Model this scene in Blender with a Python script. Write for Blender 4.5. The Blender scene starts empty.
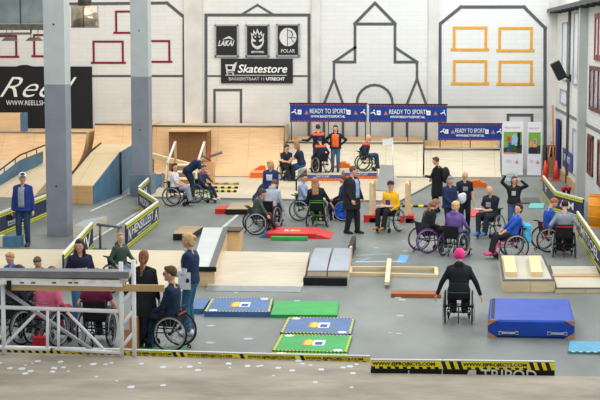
import bpy, math, random
from mathutils import Vector, Matrix
V = Vector
random.seed(7)
R = math.radians
SC = bpy.context.scene
COL = SC.collection

# ------------------------------------------------------------------ camera
FOC, CAM_H = 1500.0, 5.15
TILT = math.atan(160.0 / FOC)                       # looking slightly down
YAW = math.atan(125.0 * math.cos(TILT) / FOC)       # and slightly left of the hall's long axis
CAM = V((0, 0, CAM_H))
C_R = V((math.cos(YAW), math.sin(YAW), 0))
C_F = V((-math.sin(YAW) * math.cos(TILT), math.cos(YAW) * math.cos(TILT), -math.sin(TILT)))
C_U = C_R.cross(C_F)
cam = bpy.data.objects.new('camera', bpy.data.cameras.new('camera'))
COL.objects.link(cam)
cam.data.sensor_width = 36
cam.data.lens = FOC / 600 * 36
cam.data.clip_end = 300
cam.data.clip_start = 0.5
cam.matrix_world = Matrix(((C_R.x, C_U.x, -C_F.x, 0), (C_R.y, C_U.y, -C_F.y, 0), (C_R.z, C_U.z, -C_F.z, CAM_H), (0, 0, 0, 1)))
SC.camera = cam

# ------------------------------------------------------------------ world and big lights
wd = bpy.data.worlds.new('daylight'); SC.world = wd; wd.use_nodes = True
wd.node_tree.nodes['Background'].inputs[0].default_value = (0.93, 0.97, 1.0, 1)
wd.node_tree.nodes['Background'].inputs[1].default_value = 0.70

def area(name, loc, rot, sx, sy, power, col=(1, 1, 1)):
    l = bpy.data.lights.new(name, 'AREA'); l.shape = 'RECTANGLE'; l.size = sx; l.size_y = sy
    l.energy = power; l.color = col
    o = bpy.data.objects.new(name, l); COL.objects.link(o); o.location = loc; o.rotation_euler = rot
    return o
area('rooflight', (-3, 40, 12.5), (0, 0, 0), 12, 34, 2650, (1, 0.99, 0.97))
area('rooflight', (3.5, 54, 10.5), (R(32), R(14), 0), 5, 3, 500, (0.95, 0.98, 1))
area('rooflight', (-13, 52, 11), (R(20), R(-4), 0), 8, 6, 550, (1.0, 0.86, 0.70))
area('side_windows', (5.0, 29.5, 4.6), (0, R(90), 0), 3.0, 18, 650, (0.93, 0.97, 1))
SC.view_settings.view_transform = 'Standard'
SC.view_settings.look = 'None'
SC.view_settings.gamma = 1
SC.view_settings.use_curve_mapping = False
SC.view_settings.exposure = 0.0

# ------------------------------------------------------------------ measuring helpers
def ray(px, py):
    return C_F * FOC + C_R * (px - 300) + C_U * (200 - py)
def G(px, py, z=0.0):                                # the point at height z seen at this place
    d = ray(px, py); return CAM + d * ((z - CAM_H) / d.z)
def at(px, py, Y):                                   # the point at hall depth Y
    d = ray(px, py); return CAM + d * (Y / d.y)
def onx(px, py, X):                                  # the point on the plane x = X
    d = ray(px, py); return CAM + d * (X / d.x)

# ------------------------------------------------------------------ materials
def lin(c):
    c = c / 255.0
    return c / 12.92 if c <= 0.04045 else ((c + 0.055) / 1.055) ** 2.4
MATS = {}
def mat(rgb, rough=0.6, metal=0.0, noise=0.08, scale=9.0, emit=0, bump=0.0):
    key = (tuple(rgb), rough, metal, noise, scale, emit, bump)
    if key in MATS: return MATS[key]
    m = bpy.data.materials.new('surface_%02x%02x%02x' % tuple(int(x) for x in rgb)); m.use_nodes = True
    nt = m.node_tree; b = nt.nodes['Principled BSDF']
    col = [lin(x) for x in rgb]
    b.inputs['Roughness'].default_value = rough
    b.inputs['Metallic'].default_value = metal
    b.inputs['Specular IOR Level'].default_value = 0.3
    if noise > 0:
        tc = nt.nodes.new('ShaderNodeTexCoord')
        n = nt.nodes.new('ShaderNodeTexNoise'); n.inputs['Scale'].default_value = scale; n.inputs['Detail'].default_value = 4
        nt.links.new(tc.outputs['Object'], n.inputs['Vector'])
        cr = nt.nodes.new('ShaderNodeValToRGB')
        cr.color_ramp.elements[0].position = 0.3; cr.color_ramp.elements[1].position = 0.7
        cr.color_ramp.elements[0].color = [max(0, c * (1 - noise * 2.2)) for c in col] + [1]
        cr.color_ramp.elements[1].color = [min(1, c * (1 + noise * 1.6)) for c in col] + [1]
        nt.links.new(n.outputs['Fac'], cr.inputs['Fac'])
        nt.links.new(cr.outputs['Color'], b.inputs['Base Color'])
        if bump:
            bp = nt.nodes.new('ShaderNodeBump'); bp.inputs['Strength'].default_value = bump
            nt.links.new(n.outputs['Fac'], bp.inputs['Height']); nt.links.new(bp.outputs['Normal'], b.inputs['Normal'])
    else:
        b.inputs['Base Color'].default_value = col + [1]
    MATS[key] = m
    return m
def ply(rgb, rough=0.6, sx=1.0, sy=12.0, amt=0.10, panel=1.22, seams=True):   # plywood: stretched grain and sheet seams
    key = ('ply', tuple(rgb), rough, sx, sy, amt, panel, seams)
    if key in MATS: return MATS[key]
    m = bpy.data.materials.new('plywood'); m.use_nodes = True
    nt = m.node_tree; b = nt.nodes['Principled BSDF']; b.inputs['Roughness'].default_value = rough
    b.inputs['Specular IOR Level'].default_value = 0.3
    tc = nt.nodes.new('ShaderNodeTexCoord'); mp = nt.nodes.new('ShaderNodeMapping')
    mp.inputs['Scale'].default_value = (sx, sy, sy)
    nt.links.new(tc.outputs['Object'], mp.inputs['Vector'])
    n = nt.nodes.new('ShaderNodeTexNoise'); n.inputs['Scale'].default_value = 1.6; n.inputs['Detail'].default_value = 6
    nt.links.new(mp.outputs['Vector'], n.inputs['Vector'])
    n2 = nt.nodes.new('ShaderNodeTexNoise'); n2.inputs['Scale'].default_value = 0.55; n2.inputs['Detail'].default_value = 3
    nt.links.new(tc.outputs['Object'], n2.inputs['Vector'])
    mx = nt.nodes.new('ShaderNodeMath'); mx.operation = 'ADD'
    nt.links.new(n.outputs['Fac'], mx.inputs[0]); nt.links.new(n2.outputs['Fac'], mx.inputs[1])
    cr = nt.nodes.new('ShaderNodeValToRGB'); col = [lin(x) for x in rgb]
    cr.color_ramp.elements[0].position = 0.75; cr.color_ramp.elements[1].position = 1.25
    cr.color_ramp.elements[0].color = [c * (1 - amt * 1.8) * (0.97 if i == 1 else (0.9 if i == 2 else 1)) for i, c in enumerate(col)] + [1]
    cr.color_ramp.elements[1].color = [min(1, c * (1 + amt)) for c in col] + [1]
    dv = nt.nodes.new('ShaderNodeMath'); dv.operation = 'MULTIPLY'; dv.inputs[1].default_value = 0.5
    nt.links.new(mx.outputs[0], dv.inputs[0])
    cr.color_ramp.elements[0].position = 0.38; cr.color_ramp.elements[1].position = 0.62
    nt.links.new(dv.outputs[0], cr.inputs['Fac'])
    last = cr.outputs['Color']
    if seams:
        sp = nt.nodes.new('ShaderNodeSeparateXYZ'); nt.links.new(tc.outputs['Object'], sp.inputs[0])
        d = nt.nodes.new('ShaderNodeMath'); d.operation = 'DIVIDE'; d.inputs[1].default_value = panel; nt.links.new(sp.outputs['X'], d.inputs[0])
        f = nt.nodes.new('ShaderNodeMath'); f.operation = 'FRACT'; nt.links.new(d.outputs[0], f.inputs[0])
        g = nt.nodes.new('ShaderNodeMath'); g.operation = 'LESS_THAN'; g.inputs[1].default_value = 0.02; nt.links.new(f.outputs[0], g.inputs[0])
        s = nt.nodes.new('ShaderNodeMath'); s.operation = 'MULTIPLY'; s.inputs[1].default_value = 0.35; nt.links.new(g.outputs[0], s.inputs[0])
        mix = nt.nodes.new('ShaderNodeMix'); mix.data_type = 'RGBA'
        nt.links.new(s.outputs[0], mix.inputs[0]); nt.links.new(last, mix.inputs[6])
        mix.inputs[7].default_value = [c * 0.4 for c in col] + [1]
        last = mix.outputs[2]
    nt.links.new(last, b.inputs['Base Color'])
    MATS[key] = m
    return m
def block_wall(rgb, axis='X', dirt=True):
    m = bpy.data.materials.new('painted_blocks'); m.use_nodes = True
    nt = m.node_tree; b = nt.nodes['Principled BSDF']; b.inputs['Roughness'].default_value = 0.7
    tc = nt.nodes.new('ShaderNodeTexCoord'); sp = nt.nodes.new('ShaderNodeSeparateXYZ'); nt.links.new(tc.outputs['Object'], sp.inputs[0])
    cb = nt.nodes.new('ShaderNodeCombineXYZ'); nt.links.new(sp.outputs[axis], cb.inputs[0]); nt.links.new(sp.outputs['Z'], cb.inputs[1])
    br = nt.nodes.new('ShaderNodeTexBrick'); nt.links.new(cb.outputs[0], br.inputs['Vector'])
    col = [lin(x) for x in rgb]
    br.inputs['Color1'].default_value = col + [1]; br.inputs['Color2'].default_value = [c * 0.96 for c in col] + [1]
    br.inputs['Mortar'].default_value = [c * 0.80 for c in col] + [1]
    br.inputs['Scale'].default_value = 1; br.inputs['Mortar Size'].default_value = 0.007; br.inputs['Mortar Smooth'].default_value = 0.4
    br.inputs['Brick Width'].default_value = 0.72; br.inputs['Row Height'].default_value = 0.185
    n = nt.nodes.new('ShaderNodeTexNoise'); n.inputs['Scale'].default_value = 0.5; n.inputs['Detail'].default_value = 7
    nt.links.new(tc.outputs['Object'], n.inputs['Vector'])
    # worn brown dirt low on the wall
    mr = nt.nodes.new('ShaderNodeMapRange'); mr.inputs[1].default_value = 3.9; mr.inputs[2].default_value = 1.2
    nt.links.new(sp.outputs['Z'], mr.inputs[0])
    mu = nt.nodes.new('ShaderNodeMath'); mu.operation = 'MULTIPLY'; nt.links.new(mr.outputs[0], mu.inputs[0])
    r2 = nt.nodes.new('ShaderNodeMapRange'); r2.inputs[1].default_value = 0.36; r2.inputs[2].default_value = 0.62
    nt.links.new(n.outputs['Fac'], r2.inputs[0]); nt.links.new(r2.outputs[0], mu.inputs[1])
    mu2 = nt.nodes.new('ShaderNodeMath'); mu2.operation = 'MULTIPLY'; mu2.inputs[1].default_value = 0.75 if dirt else 0.2; nt.links.new(mu.outputs[0], mu2.inputs[0])
    mix = nt.nodes.new('ShaderNodeMix'); mix.data_type = 'RGBA'
    nt.links.new(mu2.outputs[0], mix.inputs[0]); nt.links.new(br.outputs['Color'], mix.inputs[6])
    mix.inputs[7].default_value = (0.40, 0.36, 0.31, 1)
    nt.links.new(mix.outputs[2], b.inputs['Base Color'])
    return m
def concrete(c1, c2, scale, rough, stretch=(1, 1, 1), spots=None):
    m = bpy.data.materials.new('concrete'); m.use_nodes = True
    nt = m.node_tree; b = nt.nodes['Principled BSDF']
    tc = nt.nodes.new('ShaderNodeTexCoord'); mp = nt.nodes.new('ShaderNodeMapping'); mp.inputs['Scale'].default_value = stretch
    nt.links.new(tc.outputs['Object'], mp.inputs['Vector'])
    n = nt.nodes.new('ShaderNodeTexNoise'); n.inputs['Scale'].default_value = scale; n.inputs['Detail'].default_value = 8; n.inputs['Roughness'].default_value = 0.6
    nt.links.new(mp.outputs['Vector'], n.inputs['Vector'])
    cr = nt.nodes.new('ShaderNodeValToRGB'); cr.color_ramp.elements[0].position = 0.32; cr.color_ramp.elements[1].position = 0.68
    cr.color_ramp.elements[0].color = [lin(x) for x in c1] + [1]; cr.color_ramp.elements[1].color = [lin(x) for x in c2] + [1]
    nt.links.new(n.outputs['Fac'], cr.inputs['Fac'])
    nt.links.new(cr.outputs['Color'], b.inputs['Base Color'])
    r = nt.nodes.new('ShaderNodeMapRange'); r.inputs[3].default_value = rough - 0.08; r.inputs[4].default_value = rough + 0.12
    nt.links.new(n.outputs['Fac'], r.inputs[0]); nt.links.new(r.outputs[0], b.inputs['Roughness'])
    b.inputs['Specular IOR Level'].default_value = 0.35
    return m

# ------------------------------------------------------------------ mesh builder
def basis(d):
    d = d.normalized()
    a = V((0, 0, 1)) if abs(d.z) < 0.9 else V((1, 0, 0))
    u = d.cross(a).normalized(); return u, u.cross(d).normalized(), d
class MB:
    def __init__(s): s.v = []; s.f = []; s.mi = []; s.m = []; s.sm = []
    def _m(s, m):
        if m not in s.m: s.m.append(m)
        return s.m.index(m)
    def add(s, vs, fs, m, smooth=False):
        n = len(s.v); s.v += [V(p) for p in vs]
        k = s._m(m)
        for f in fs: s.f.append([n + i for i in f]); s.mi.append(k); s.sm.append(smooth)
        return s
    def box(s, lo, hi, m, M=None):
        x0, y0, z0 = lo; x1, y1, z1 = hi
        vs = [V(p) for p in ((x0,y0,z0),(x1,y0,z0),(x1,y1,z0),(x0,y1,z0),(x0,y0,z1),(x1,y0,z1),(x1,y1,z1),(x0,y1,z1))]
        if M: vs = [M @ p for p in vs]
        return s.add(vs, [(0,3,2,1),(4,5,6,7),(0,1,5,4),(1,2,6,5),(2,3,7,6),(3,0,4,7)], m)
    def cbox(s, lo, hi, m, c=0.01, M=None):           # box with chamfered upright and top edges
        x0, y0, z0 = lo; x1, y1, z1 = hi
        def ring(z, i): return [V((x0+i,y0+i+c,z)),V((x0+i+c,y0+i,z)),V((x1-i-c,y0+i,z)),V((x1-i,y0+i+c,z)),V((x1-i,y1-i-c,z)),V((x1-i-c,y1-i,z)),V((x0+i+c,y1-i,z)),V((x0+i,y1-i-c,z))]
        vs = ring(z0, c) + ring(z0 + c, 0) + ring(z1 - c, 0) + ring(z1, c)
        if M: vs = [M @ p for p in vs]
        fs = [tuple(range(7, -1, -1)), tuple(range(24, 32))]
        for k in range(3):
            for i in range(8): j = (i + 1) % 8; fs.append((k*8+i, k*8+j, k*8+8+j, k*8+8+i))
        return s.add(vs, fs, m)
    def prism(s, a, b, m, side=None):                 # two matching outlines, a bottom / b top
        n = len(a); vs = [V(p) for p in a] + [V(p) for p in b]
        s.add(vs, [tuple(range(n, 2*n))], m)
        n0 = len(s.v) - 2*n
        k = s._m(side or m)
        s.f.append([n0 + i for i in range(n-1, -1, -1)]); s.mi.append(k); s.sm.append(False)
        for i in range(n):
            j = (i + 1) % n
            s.f.append([n0+i, n0+j, n0+n+j, n0+n+i]); s.mi.append(k); s.sm.append(False)
        return s
    def slab(s, pts, t, m, side=None):                # outline of a top surface with thickness t downwards
        return s.prism([V(p) - V((0,0,t)) for p in pts], pts, m, side)
    def ext(s, prof, axis_vec, m, side=None):         # a closed profile swept along axis_vec
        return s.prism(prof, [V(p) + V(axis_vec) for p in prof], m, side)
    def tube(s, p0, p1, r, m, r1=None, n=8, smooth=True):
        p0, p1 = V(p0), V(p1); u, w, d = basis(p1 - p0); r1 = r if r1 is None else r1
        vs = []
        for p, rr in ((p0, r), (p1, r1)):
            for i in range(n):
                a = 2*math.pi*i/n; vs.append(p + u*math.cos(a)*rr + w*math.sin(a)*rr)
        fs = [(i, (i+1)%n, n+(i+1)%n, n+i) for i in range(n)]
        s.add(vs, fs, m, smooth)
        k = len(s.v) - 2*n
        for f in (list(range(n-1,-1,-1)), list(range(n, 2*n))):
            s.f.append([k+i for i in f]); s.mi.append(s._m(m)); s.sm.append(False)
        return s
    def path(s, pts, r, m, n=8):
        pts = [V(p) for p in pts]
        for a, b in zip(pts, pts[1:]): s.tube(a, b, r, m, n=n)
        for p in pts[1:-1]: s.ell(p, (r, r, r), m, n=n, k=4)
        return s
    def ell(s, c, r, m, M=None, n=12, k=8):
        c = V(c); vs = []; fs = []
        M3 = M.to_3x3() if M else Matrix.Identity(3)
        vs.append(c + M3 @ V((0, 0, r[2])))
        for i in range(1, k):
            t = math.pi*i/k
            for j in range(n):
                p = 2*math.pi*j/n
                vs.append(c + M3 @ V((r[0]*math.sin(t)*math.cos(p), r[1]*math.sin(t)*math.sin(p), r[2]*math.cos(t))))
        vs.append(c + M3 @ V((0, 0, -r[2])))
        for j in range(n): fs.append((0, 1+j, 1+(j+1)%n))
        for i in range(k-2):
            for j in range(n): a = 1+i*n; fs.append((a+j, a+n+j, a+n+(j+1)%n, a+(j+1)%n))
        a = 1+(k-2)*n
        for j in range(n): fs.append((a+j, a+n, a+(j+1)%n))
        return s.add(vs, fs, m, True)
    def loft(s, rings, m, n=16):                      # rings: (centre, u*a, w*b)
        vs = []
        for c, u, w in rings:
            for i in range(n):
                a = 2*math.pi*i/n; vs.append(V(c) + u*math.cos(a) + w*math.sin(a))
        fs = []
        for k in range(len(rings)-1):
            for i in range(n): j = (i+1)%n; fs.append((k*n+i, k*n+j, k*n+n+j, k*n+n+i))
        fs.append(tuple(range(n-1,-1,-1))); L = (len(rings)-1)*n; fs.append(tuple(range(L, L+n)))
        return s.add(vs, fs, m, True)
    def torus(s, c, ax, Rr, r, m, n=32, k=8):
        u, w, d = basis(V(ax)); vs = []; c = V(c)
        for i in range(n):
            a = 2*math.pi*i/n; o = u*math.cos(a) + w*math.sin(a)
            for j in range(k):
                b = 2*math.pi*j/k; vs.append(c + o*(Rr + r*math.cos(b)) + d*r*math.sin(b))
        fs = [(i*k+j, ((i+1)%n)*k+j, ((i+1)%n)*k+(j+1)%k, i*k+(j+1)%k) for i in range(n) for j in range(k)]
        return s.add(vs, fs, m, True)
    def cone(s, c, r0, r1, h, m, n=20):
        return s.tube(V(c), V(c)+V((0,0,h)), r0, m, r1, n)
    def build(s, name, parent=None, origin=None, label=None, cat=None, group=None, kind=None, rot=None, flip=True):
        me = bpy.data.meshes.new(name)
        o = bpy.data.objects.new(name, me); COL.objects.link(o)
        off = V((0,0,0))
        if origin is not None: off = V(origin)
        if origin == 'parent' : off = parent.location.copy()
        me.from_pydata([tuple(p - off) for p in s.v], [], s.f)
        for m in s.m: me.materials.append(m)
        me.polygons.foreach_set('material_index', s.mi); me.polygons.foreach_set('use_smooth', s.sm)
        if flip:
            import bmesh
            b = bmesh.new(); b.from_mesh(me); bmesh.ops.recalc_face_normals(b, faces=b.faces); b.to_mesh(me); b.free()
        if parent: o.parent = parent
        elif origin is not None: o.location = off
        if rot is not None: o.rotation_euler = rot
        tagit(o, label, cat, group, kind)
        return o
def tagit(o, label=None, cat=None, group=None, kind=None):
    if label: o['label'] = label
    if cat: o['category'] = cat
    if group: o['group'] = group
    if kind: o['kind'] = kind
    return o
def thing(name, label, cat, loc=(0,0,0), rot=0, group=None):
    o = bpy.data.objects.new(name, None); COL.objects.link(o); o.empty_display_size = 0.2
    o.location = loc; o.rotation_euler = (0, 0, rot)
    return tagit(o, label, cat, group)
def part(mb, name, root, label=None, kind=None):      # mesh given in world coordinates under an unrotated thing
    me_off = root.location.copy(); p = root.parent
    while p: me_off = me_off + p.location; p = p.parent
    o = mb.build(name, root, origin=me_off, label=label, kind=kind)
    return o
def single(mb, name, label, cat, group=None, kind=None):   # mesh in world coordinates becomes a top-level thing, origin at its base
    xs = [p.x for p in mb.v]; ys = [p.y for p in mb.v]; zs = [p.z for p in mb.v]
    return mb.build(name, None, origin=V(((min(xs)+max(xs))/2, (min(ys)+max(ys))/2, min(zs))), label=label, cat=cat, group=group, kind=kind)
def struct(mb, name, label=None):
    return mb.build(name, None, origin=V((0,0,0)), label=label, kind='structure')
def text(body, p0, right, up, m, name, parent, shear=0.0, depth=0.004, bold=0.0, label=None):
    """lettering that fills the box p0, p0+right, p0+up (world coordinates under parent)"""
    cu = bpy.data.curves.new('lettering', 'FONT'); cu.body = body; cu.size = 1; cu.resolution_u = 3; cu.offset = bold; cu.shear = shear
    t = bpy.data.objects.new('lettering', cu)
    me = bpy.data.meshes.new_from_object(t)
    bpy.data.objects.remove(t); 
    xs = [v.co.x for v in me.vertices]; ys = [v.co.y for v in me.vertices]
    x0, x1, y0, y1 = min(xs), max(xs), min(ys), max(ys)
    nrm = V(right).cross(V(up)).normalized()
    off = V((0,0,0)); q = parent
    while q: off = off + q.location; q = q.parent
    mb = MB()
    mb.add([V(p0) + V(right)*((v.co.x-x0)/(x1-x0)) + V(up)*((v.co.y-y0)/(y1-y0)) + nrm*depth for v in me.vertices], [tuple(p.vertices) for p in me.polygons], m)
    bpy.data.meshes.remove(me); bpy.data.curves.remove(cu)
    return mb.build(name, parent, origin=off, label=label, flip=False)

# ================================================================== SETTING
YW = 60.4                                            # the back wall
XW = 5.2                                             # the right wall
GREY = mat((84, 88, 90), 0.7, noise=0.05); DRED = mat((122, 30, 44), 0.6, noise=0.05); YEL = mat((212, 156, 50), 0.6, noise=0.05)
floor_m = concrete((96, 102, 98), (134, 139, 134), 0.55, 0.42, (1, 0.45, 1))
mb = MB(); mb.box((-27, 4, -0.3), (12, YW + 0.4, 0), floor_m); struct(mb, 'floor')
# raised concrete deck the picture is taken from
deck_m = concrete((136, 124, 106), (186, 176, 158), 1.3, 0.6, (0.6, 1, 1))
e = [at(0, 352, 0.1)]                                # deck edge corner points found on its top plane
DZ = 0.45
pa, pb, pc, pd = G(-60, 350.5, DZ), G(370, 362, DZ), G(370, 373, DZ), G(760, 379, DZ)
near = 5.0
mb = MB(); mb.slab([(pa.x, near, DZ), (pd.x, near, DZ), pd, pc, pb, pa], DZ - 0.01, deck_m); struct(mb, 'floor_deck')
# back wall
wallm = block_wall((216, 218, 216), 'X')
mb = MB(); mb.box((-27, YW, 0), (XW + 0.6, YW + 0.35, 8.6), wallm); struct(mb, 'wall_back')
pilm = mat((207, 206, 201), 0.75, noise=0.05, scale=1.5)
n = 0
for x0, x1 in ((-28, -18), (185, 203), (312, 320), (428, 438), (547.5, 556)):
    a, b = at(x0, 100, YW).x, at(x1, 100, YW).x
    n += 1; mb = MB(); mb.box((a, YW - 0.10, 0), (b, YW + 0.02, 8.6), pilm); struct(mb, 'trim_%d' % n)
# painted house outlines
def outline(pts, w, m, y=YW, d=0.012, closed=False):
    global n
    P = [at(px, py, y) for px, py in pts]
    if closed: P.append(P[0])
    mb = MB()
    for si, (a, b) in enumerate(zip(P, P[1:])):
        dd = d + 0.004 * (si % 2) + 0.001 * (n % 3)
        t = (b - a).normalized(); s = t.cross(V((0, 1, 0))) * (w / 2); e_ = t * (w / 2)
        q = [a - e_ + s, b + e_ + s, b + e_ - s, a - e_ - s]
        mb.prism([p + V((0, -dd, 0)) for p in q], [p + V((0, 0.005 + 0.002 * (si % 2), 0)) for p in q], m)
    n += 1
    return struct(mb, 'trim_%d' % n)
W1 = 0.12
outline([(60, 4), (167, 3), (184, 17), (184, 150)], W1, GREY)
outline([(90, 76), (184, 76)], 0.09, GREY)
outline([(206, 150), (206, 15), (309, 15), (309, 150)], W1, GREY)
outline([(241, 15), (257.5, 5), (274, 15)], 0.09, GREY)
outline([(206, 76), (309, 76)], 0.07, GREY)
outline([(214.5, 150), (214.5, 90), (241, 90), (241, 150)], 0.1, GREY)
outline([(355, 23.5), (375, 3), (395, 23.5)], W1, GREY); outline([(355, 24), (395, 24)], W1, GREY)
outline([(355, 24), (355, 62), (334, 62), (355, 47.5)], 0.11, GREY); outline([(395, 24), (395, 62), (417, 62), (395, 47.5)], 0.11, GREY)
outline([(334, 62), (334, 79), (324, 104), (324, 160)], 0.1, GREY); outline([(334, 79), (343, 104), (343, 160)], 0.1, GREY)
outline([(417, 62), (417, 79), (407, 104), (407, 160)], 0.1, GREY); outline([(417, 79), (426, 104), (426, 160)], 0.1, GREY)
outline([(357, 160), (357, 103)] + [(374.7 - 17.7*math.cos(a*math.pi/12), 103 - 18*math.sin(a*math.pi/12)) for a in range(1, 12)] + [(392.4, 103), (392.4, 160)], 0.1, GREY)
outline([(440, 150), (440, 24), (461, 7), (524, 7), (545, 28), (545, 175)], 0.13, GREY)
outline([(440, 107), (545, 107)], 0.1, GREY)
outline([(508, 172), (508, 115), (532, 115), (532, 172)], 0.11, GREY)
def frame(x0, x1, y0, y1, m, w=0.105):
    global n
    a, b = at(x0, y0, YW), at(x1, y1, YW); mb = MB(); d = 0.02
    mb.box((a.x, YW-d, b.z+w*0.6), (a.x+w, YW+0.005, a.z-w), m); mb.box((b.x-w, YW-d, b.z+w*0.6), (b.x, YW+0.005, a.z-w), m)
    mb.box((a.x, YW-d, a.z-w), (b.x, YW+0.005, a.z), m); mb.box((a.x-0.08, YW-d, b.z-w*0.4), (b.x+0.08, YW+0.005, b.z+w*0.6), m)
    n += 1; struct(mb, 'trim_%d' % n)
for q in ((-15, 17.5, 35, 57), (33, 64, 34, 56.5), (92.5, 124, 40.5, 63), (115, 146, 10.5, 33), (139, 170.5, 40, 62)): frame(*q, DRED, 0.085)
for q in ((453, 487, 26.5, 50), (498.5, 532.5, 27, 51), (453, 487, 60, 84), (498.5, 532.5, 60.5, 84.5)): frame(*q, YEL)
# right wall with pilasters, window openings, stripe, skirting and cable tray
rw = block_wall((222, 224, 220), 'Y', False)
mb = MB(); mb.box((XW, 8, 0), (XW + 0.35, YW + 0.4, 8.6), rw); struct(mb, 'wall_right')
for (px, w, z1) in ((576.6, 0.34, 8.6),):
    Y = 48.9
    x = at(px, 190, Y).x
    mb = MB(); mb.box((x, Y, 0), (XW + 0.02, Y + 0.45, z1), mat((188, 192, 188), 0.7, noise=0.04, scale=1.2)); struct(mb, 'wall_pilaster')
mb = MB(); mb.box((XW - 0.22, 33.0, 0), (XW + 0.02, 33.5, 8.6), mat((188, 192, 188), 0.7, noise=0.04, scale=1.2)); struct(mb, 'wall_pilaster')
mb = MB(); mb.box((XW - 0.015, 20, 2.38), (XW + 0.005, YW, 2.50), mat((120, 122, 120), 0.6)); n += 1; struct(mb, 'trim_%d' % n)
mb = MB(); mb.box((XW - 0.06, 49.4, 0), (XW + 0.005, 58.5, 0.28), ply((190, 158, 116), seams=False)); struct(mb, 'baseboard_right')
glass = mat((226, 230, 238), 0.25, noise=0.05); redf = mat((140, 40, 48), 0.5, noise=0.05); bluef = mat((140, 152, 168), 0.5, noise=0.05)
dglass = mat((120, 96, 112), 0.12, noise=0.3, scale=3); brownf = mat((104, 56, 50), 0.5)
def wall_window(i, y0, y1, z0, z1, fm, gm, bars=1, w=0.09):
    mb = MB(); x = XW - 0.05
    mb.box((x, y0, z0), (XW+0.01, y0+w, z1), fm); mb.box((x, y1-w, z0), (XW+0.01, y1, z1), fm)
    mb.box((x, y0, z0), (XW+0.01, y1, z0+w), fm); mb.box((x, y0, z1-w), (XW+0.01, y1, z1), fm)
    for k in range(1, bars+1):
        yy = y0 + (y1-y0)*k/(bars+1); mb.box((x, yy-w*0.4, z0), (XW+0.01, yy+w*0.4, z1), fm)
    o = struct(mb, 'window_%d' % i)
    g = MB(); g.box((XW-0.02, y0+w*0.5, z0+w*0.5), (XW-0.005, y1-w*0.5, z1-w*0.5), gm); part(g, 'pane', o)
wall_window(1, 55.6, 57.6, 3.64, 5.8, bluef, glass, 0, .06)
wall_window(2, 55.4, 58.1, 2.75, 3.3, bluef, glass, 0, .06)
wall_window(3, 51.6, 53.2, 3.6, 6.1, bluef, glass, 0, .06)
wall_window(4, 51.0, 52.9, 0.5, 2.1, bluef, glass, 0, .06)
wall_window(5, 44.8, 46.7, 4.54, 5.95, redf, mat((226, 214, 220), 0.2, noise=0.1, scale=3), 1, .16)
wall_window(6, 43.2, 47.9, 2.98, 4.35, brownf, mat((176,164,180),.15,noise=.25,scale=3), 3, .12)
wall_window(7, 46.6, 48.1, 0.95, 2.2, brownf, mat((120, 62, 66), 0.2), 1)
wall_window(8, 43.4, 45.3, 0.85, 2.2, brownf, mat((120, 62, 66), 0.2), 1)
# concrete columns on the left, painted dark below
colu = mat((186, 194, 192), 0.6, noise=0.03, scale=2.0); cold = mat((136, 142, 151), 0.6, noise=0.04, scale=2.5)
side_u = mat((204, 212, 220), 0.6, noise=0.03)
def column(pxl, pxr, py, zsplit, d, plinth):
    Y = G((pxl+pxr)/2, py).y; x0 = at(pxl, py, Y).x; x1 = at(pxr, py, Y).x
    mb = MB(); mb.box((x0, Y, 0), (x1, Y+d, zsplit), cold); mb.box((x0, Y, zsplit), (x1, Y+d, 8.4), colu)
    for z in ((1.34, 5.55) if not plinth else (2.2, 5.45)): mb.tube(((x0+x1)/2, Y-0.006, z), ((x0+x1)/2, Y+0.02, z), 0.025, mat((30, 32, 34)))
    o = struct(mb, 'column', 'square concrete column painted grey below')
    if plinth:
        p = MB(); p.box((x0-0.04, Y-0.2, 0), (x1+0.10, Y+d+0.05, 0.72), mat((112, 128, 140), 0.6)); part(p, 'plinth', o)
    return o
column(47, 67.5, 237, 4.0, 0.62, False)
column(132.2, 149.5, 196, 3.95, 0.62, True)

# ------------------------------------------------------------------ floor lines (worn paint)
wl = mat((196, 200, 198), 0.6, noise=0.2, scale=4)
def floor_line(p, q, w, m=wl, name=None):
    global n
    a, b = G(*p), G(*q); t = (b-a).normalized(); s = t.cross(V((0,0,1)))*(w/2)
    mb = MB(); mb.slab([V((x.x, x.y, 0.004)) for x in (a-s, b-s, b+s, a+s)], 0.004, m); n += 1; return struct(mb, 'trim_%d' % n)
floor_line((91, 211), (136, 190.5), 0.09); floor_line((88, 243), (150, 205), 0.09)
floor_line((213, 236), (248, 206), 0.10)
floor_line((354, 255.5), (391, 254), 0.05, mat((150, 190, 214), 0.6)); floor_line((352, 264), (370, 258), 0.05, mat((120, 170, 210)))
bt = mat((92, 160, 205), 0.6)
floor_line((401, 263), (404.5, 255), 0.22, bt)

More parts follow.
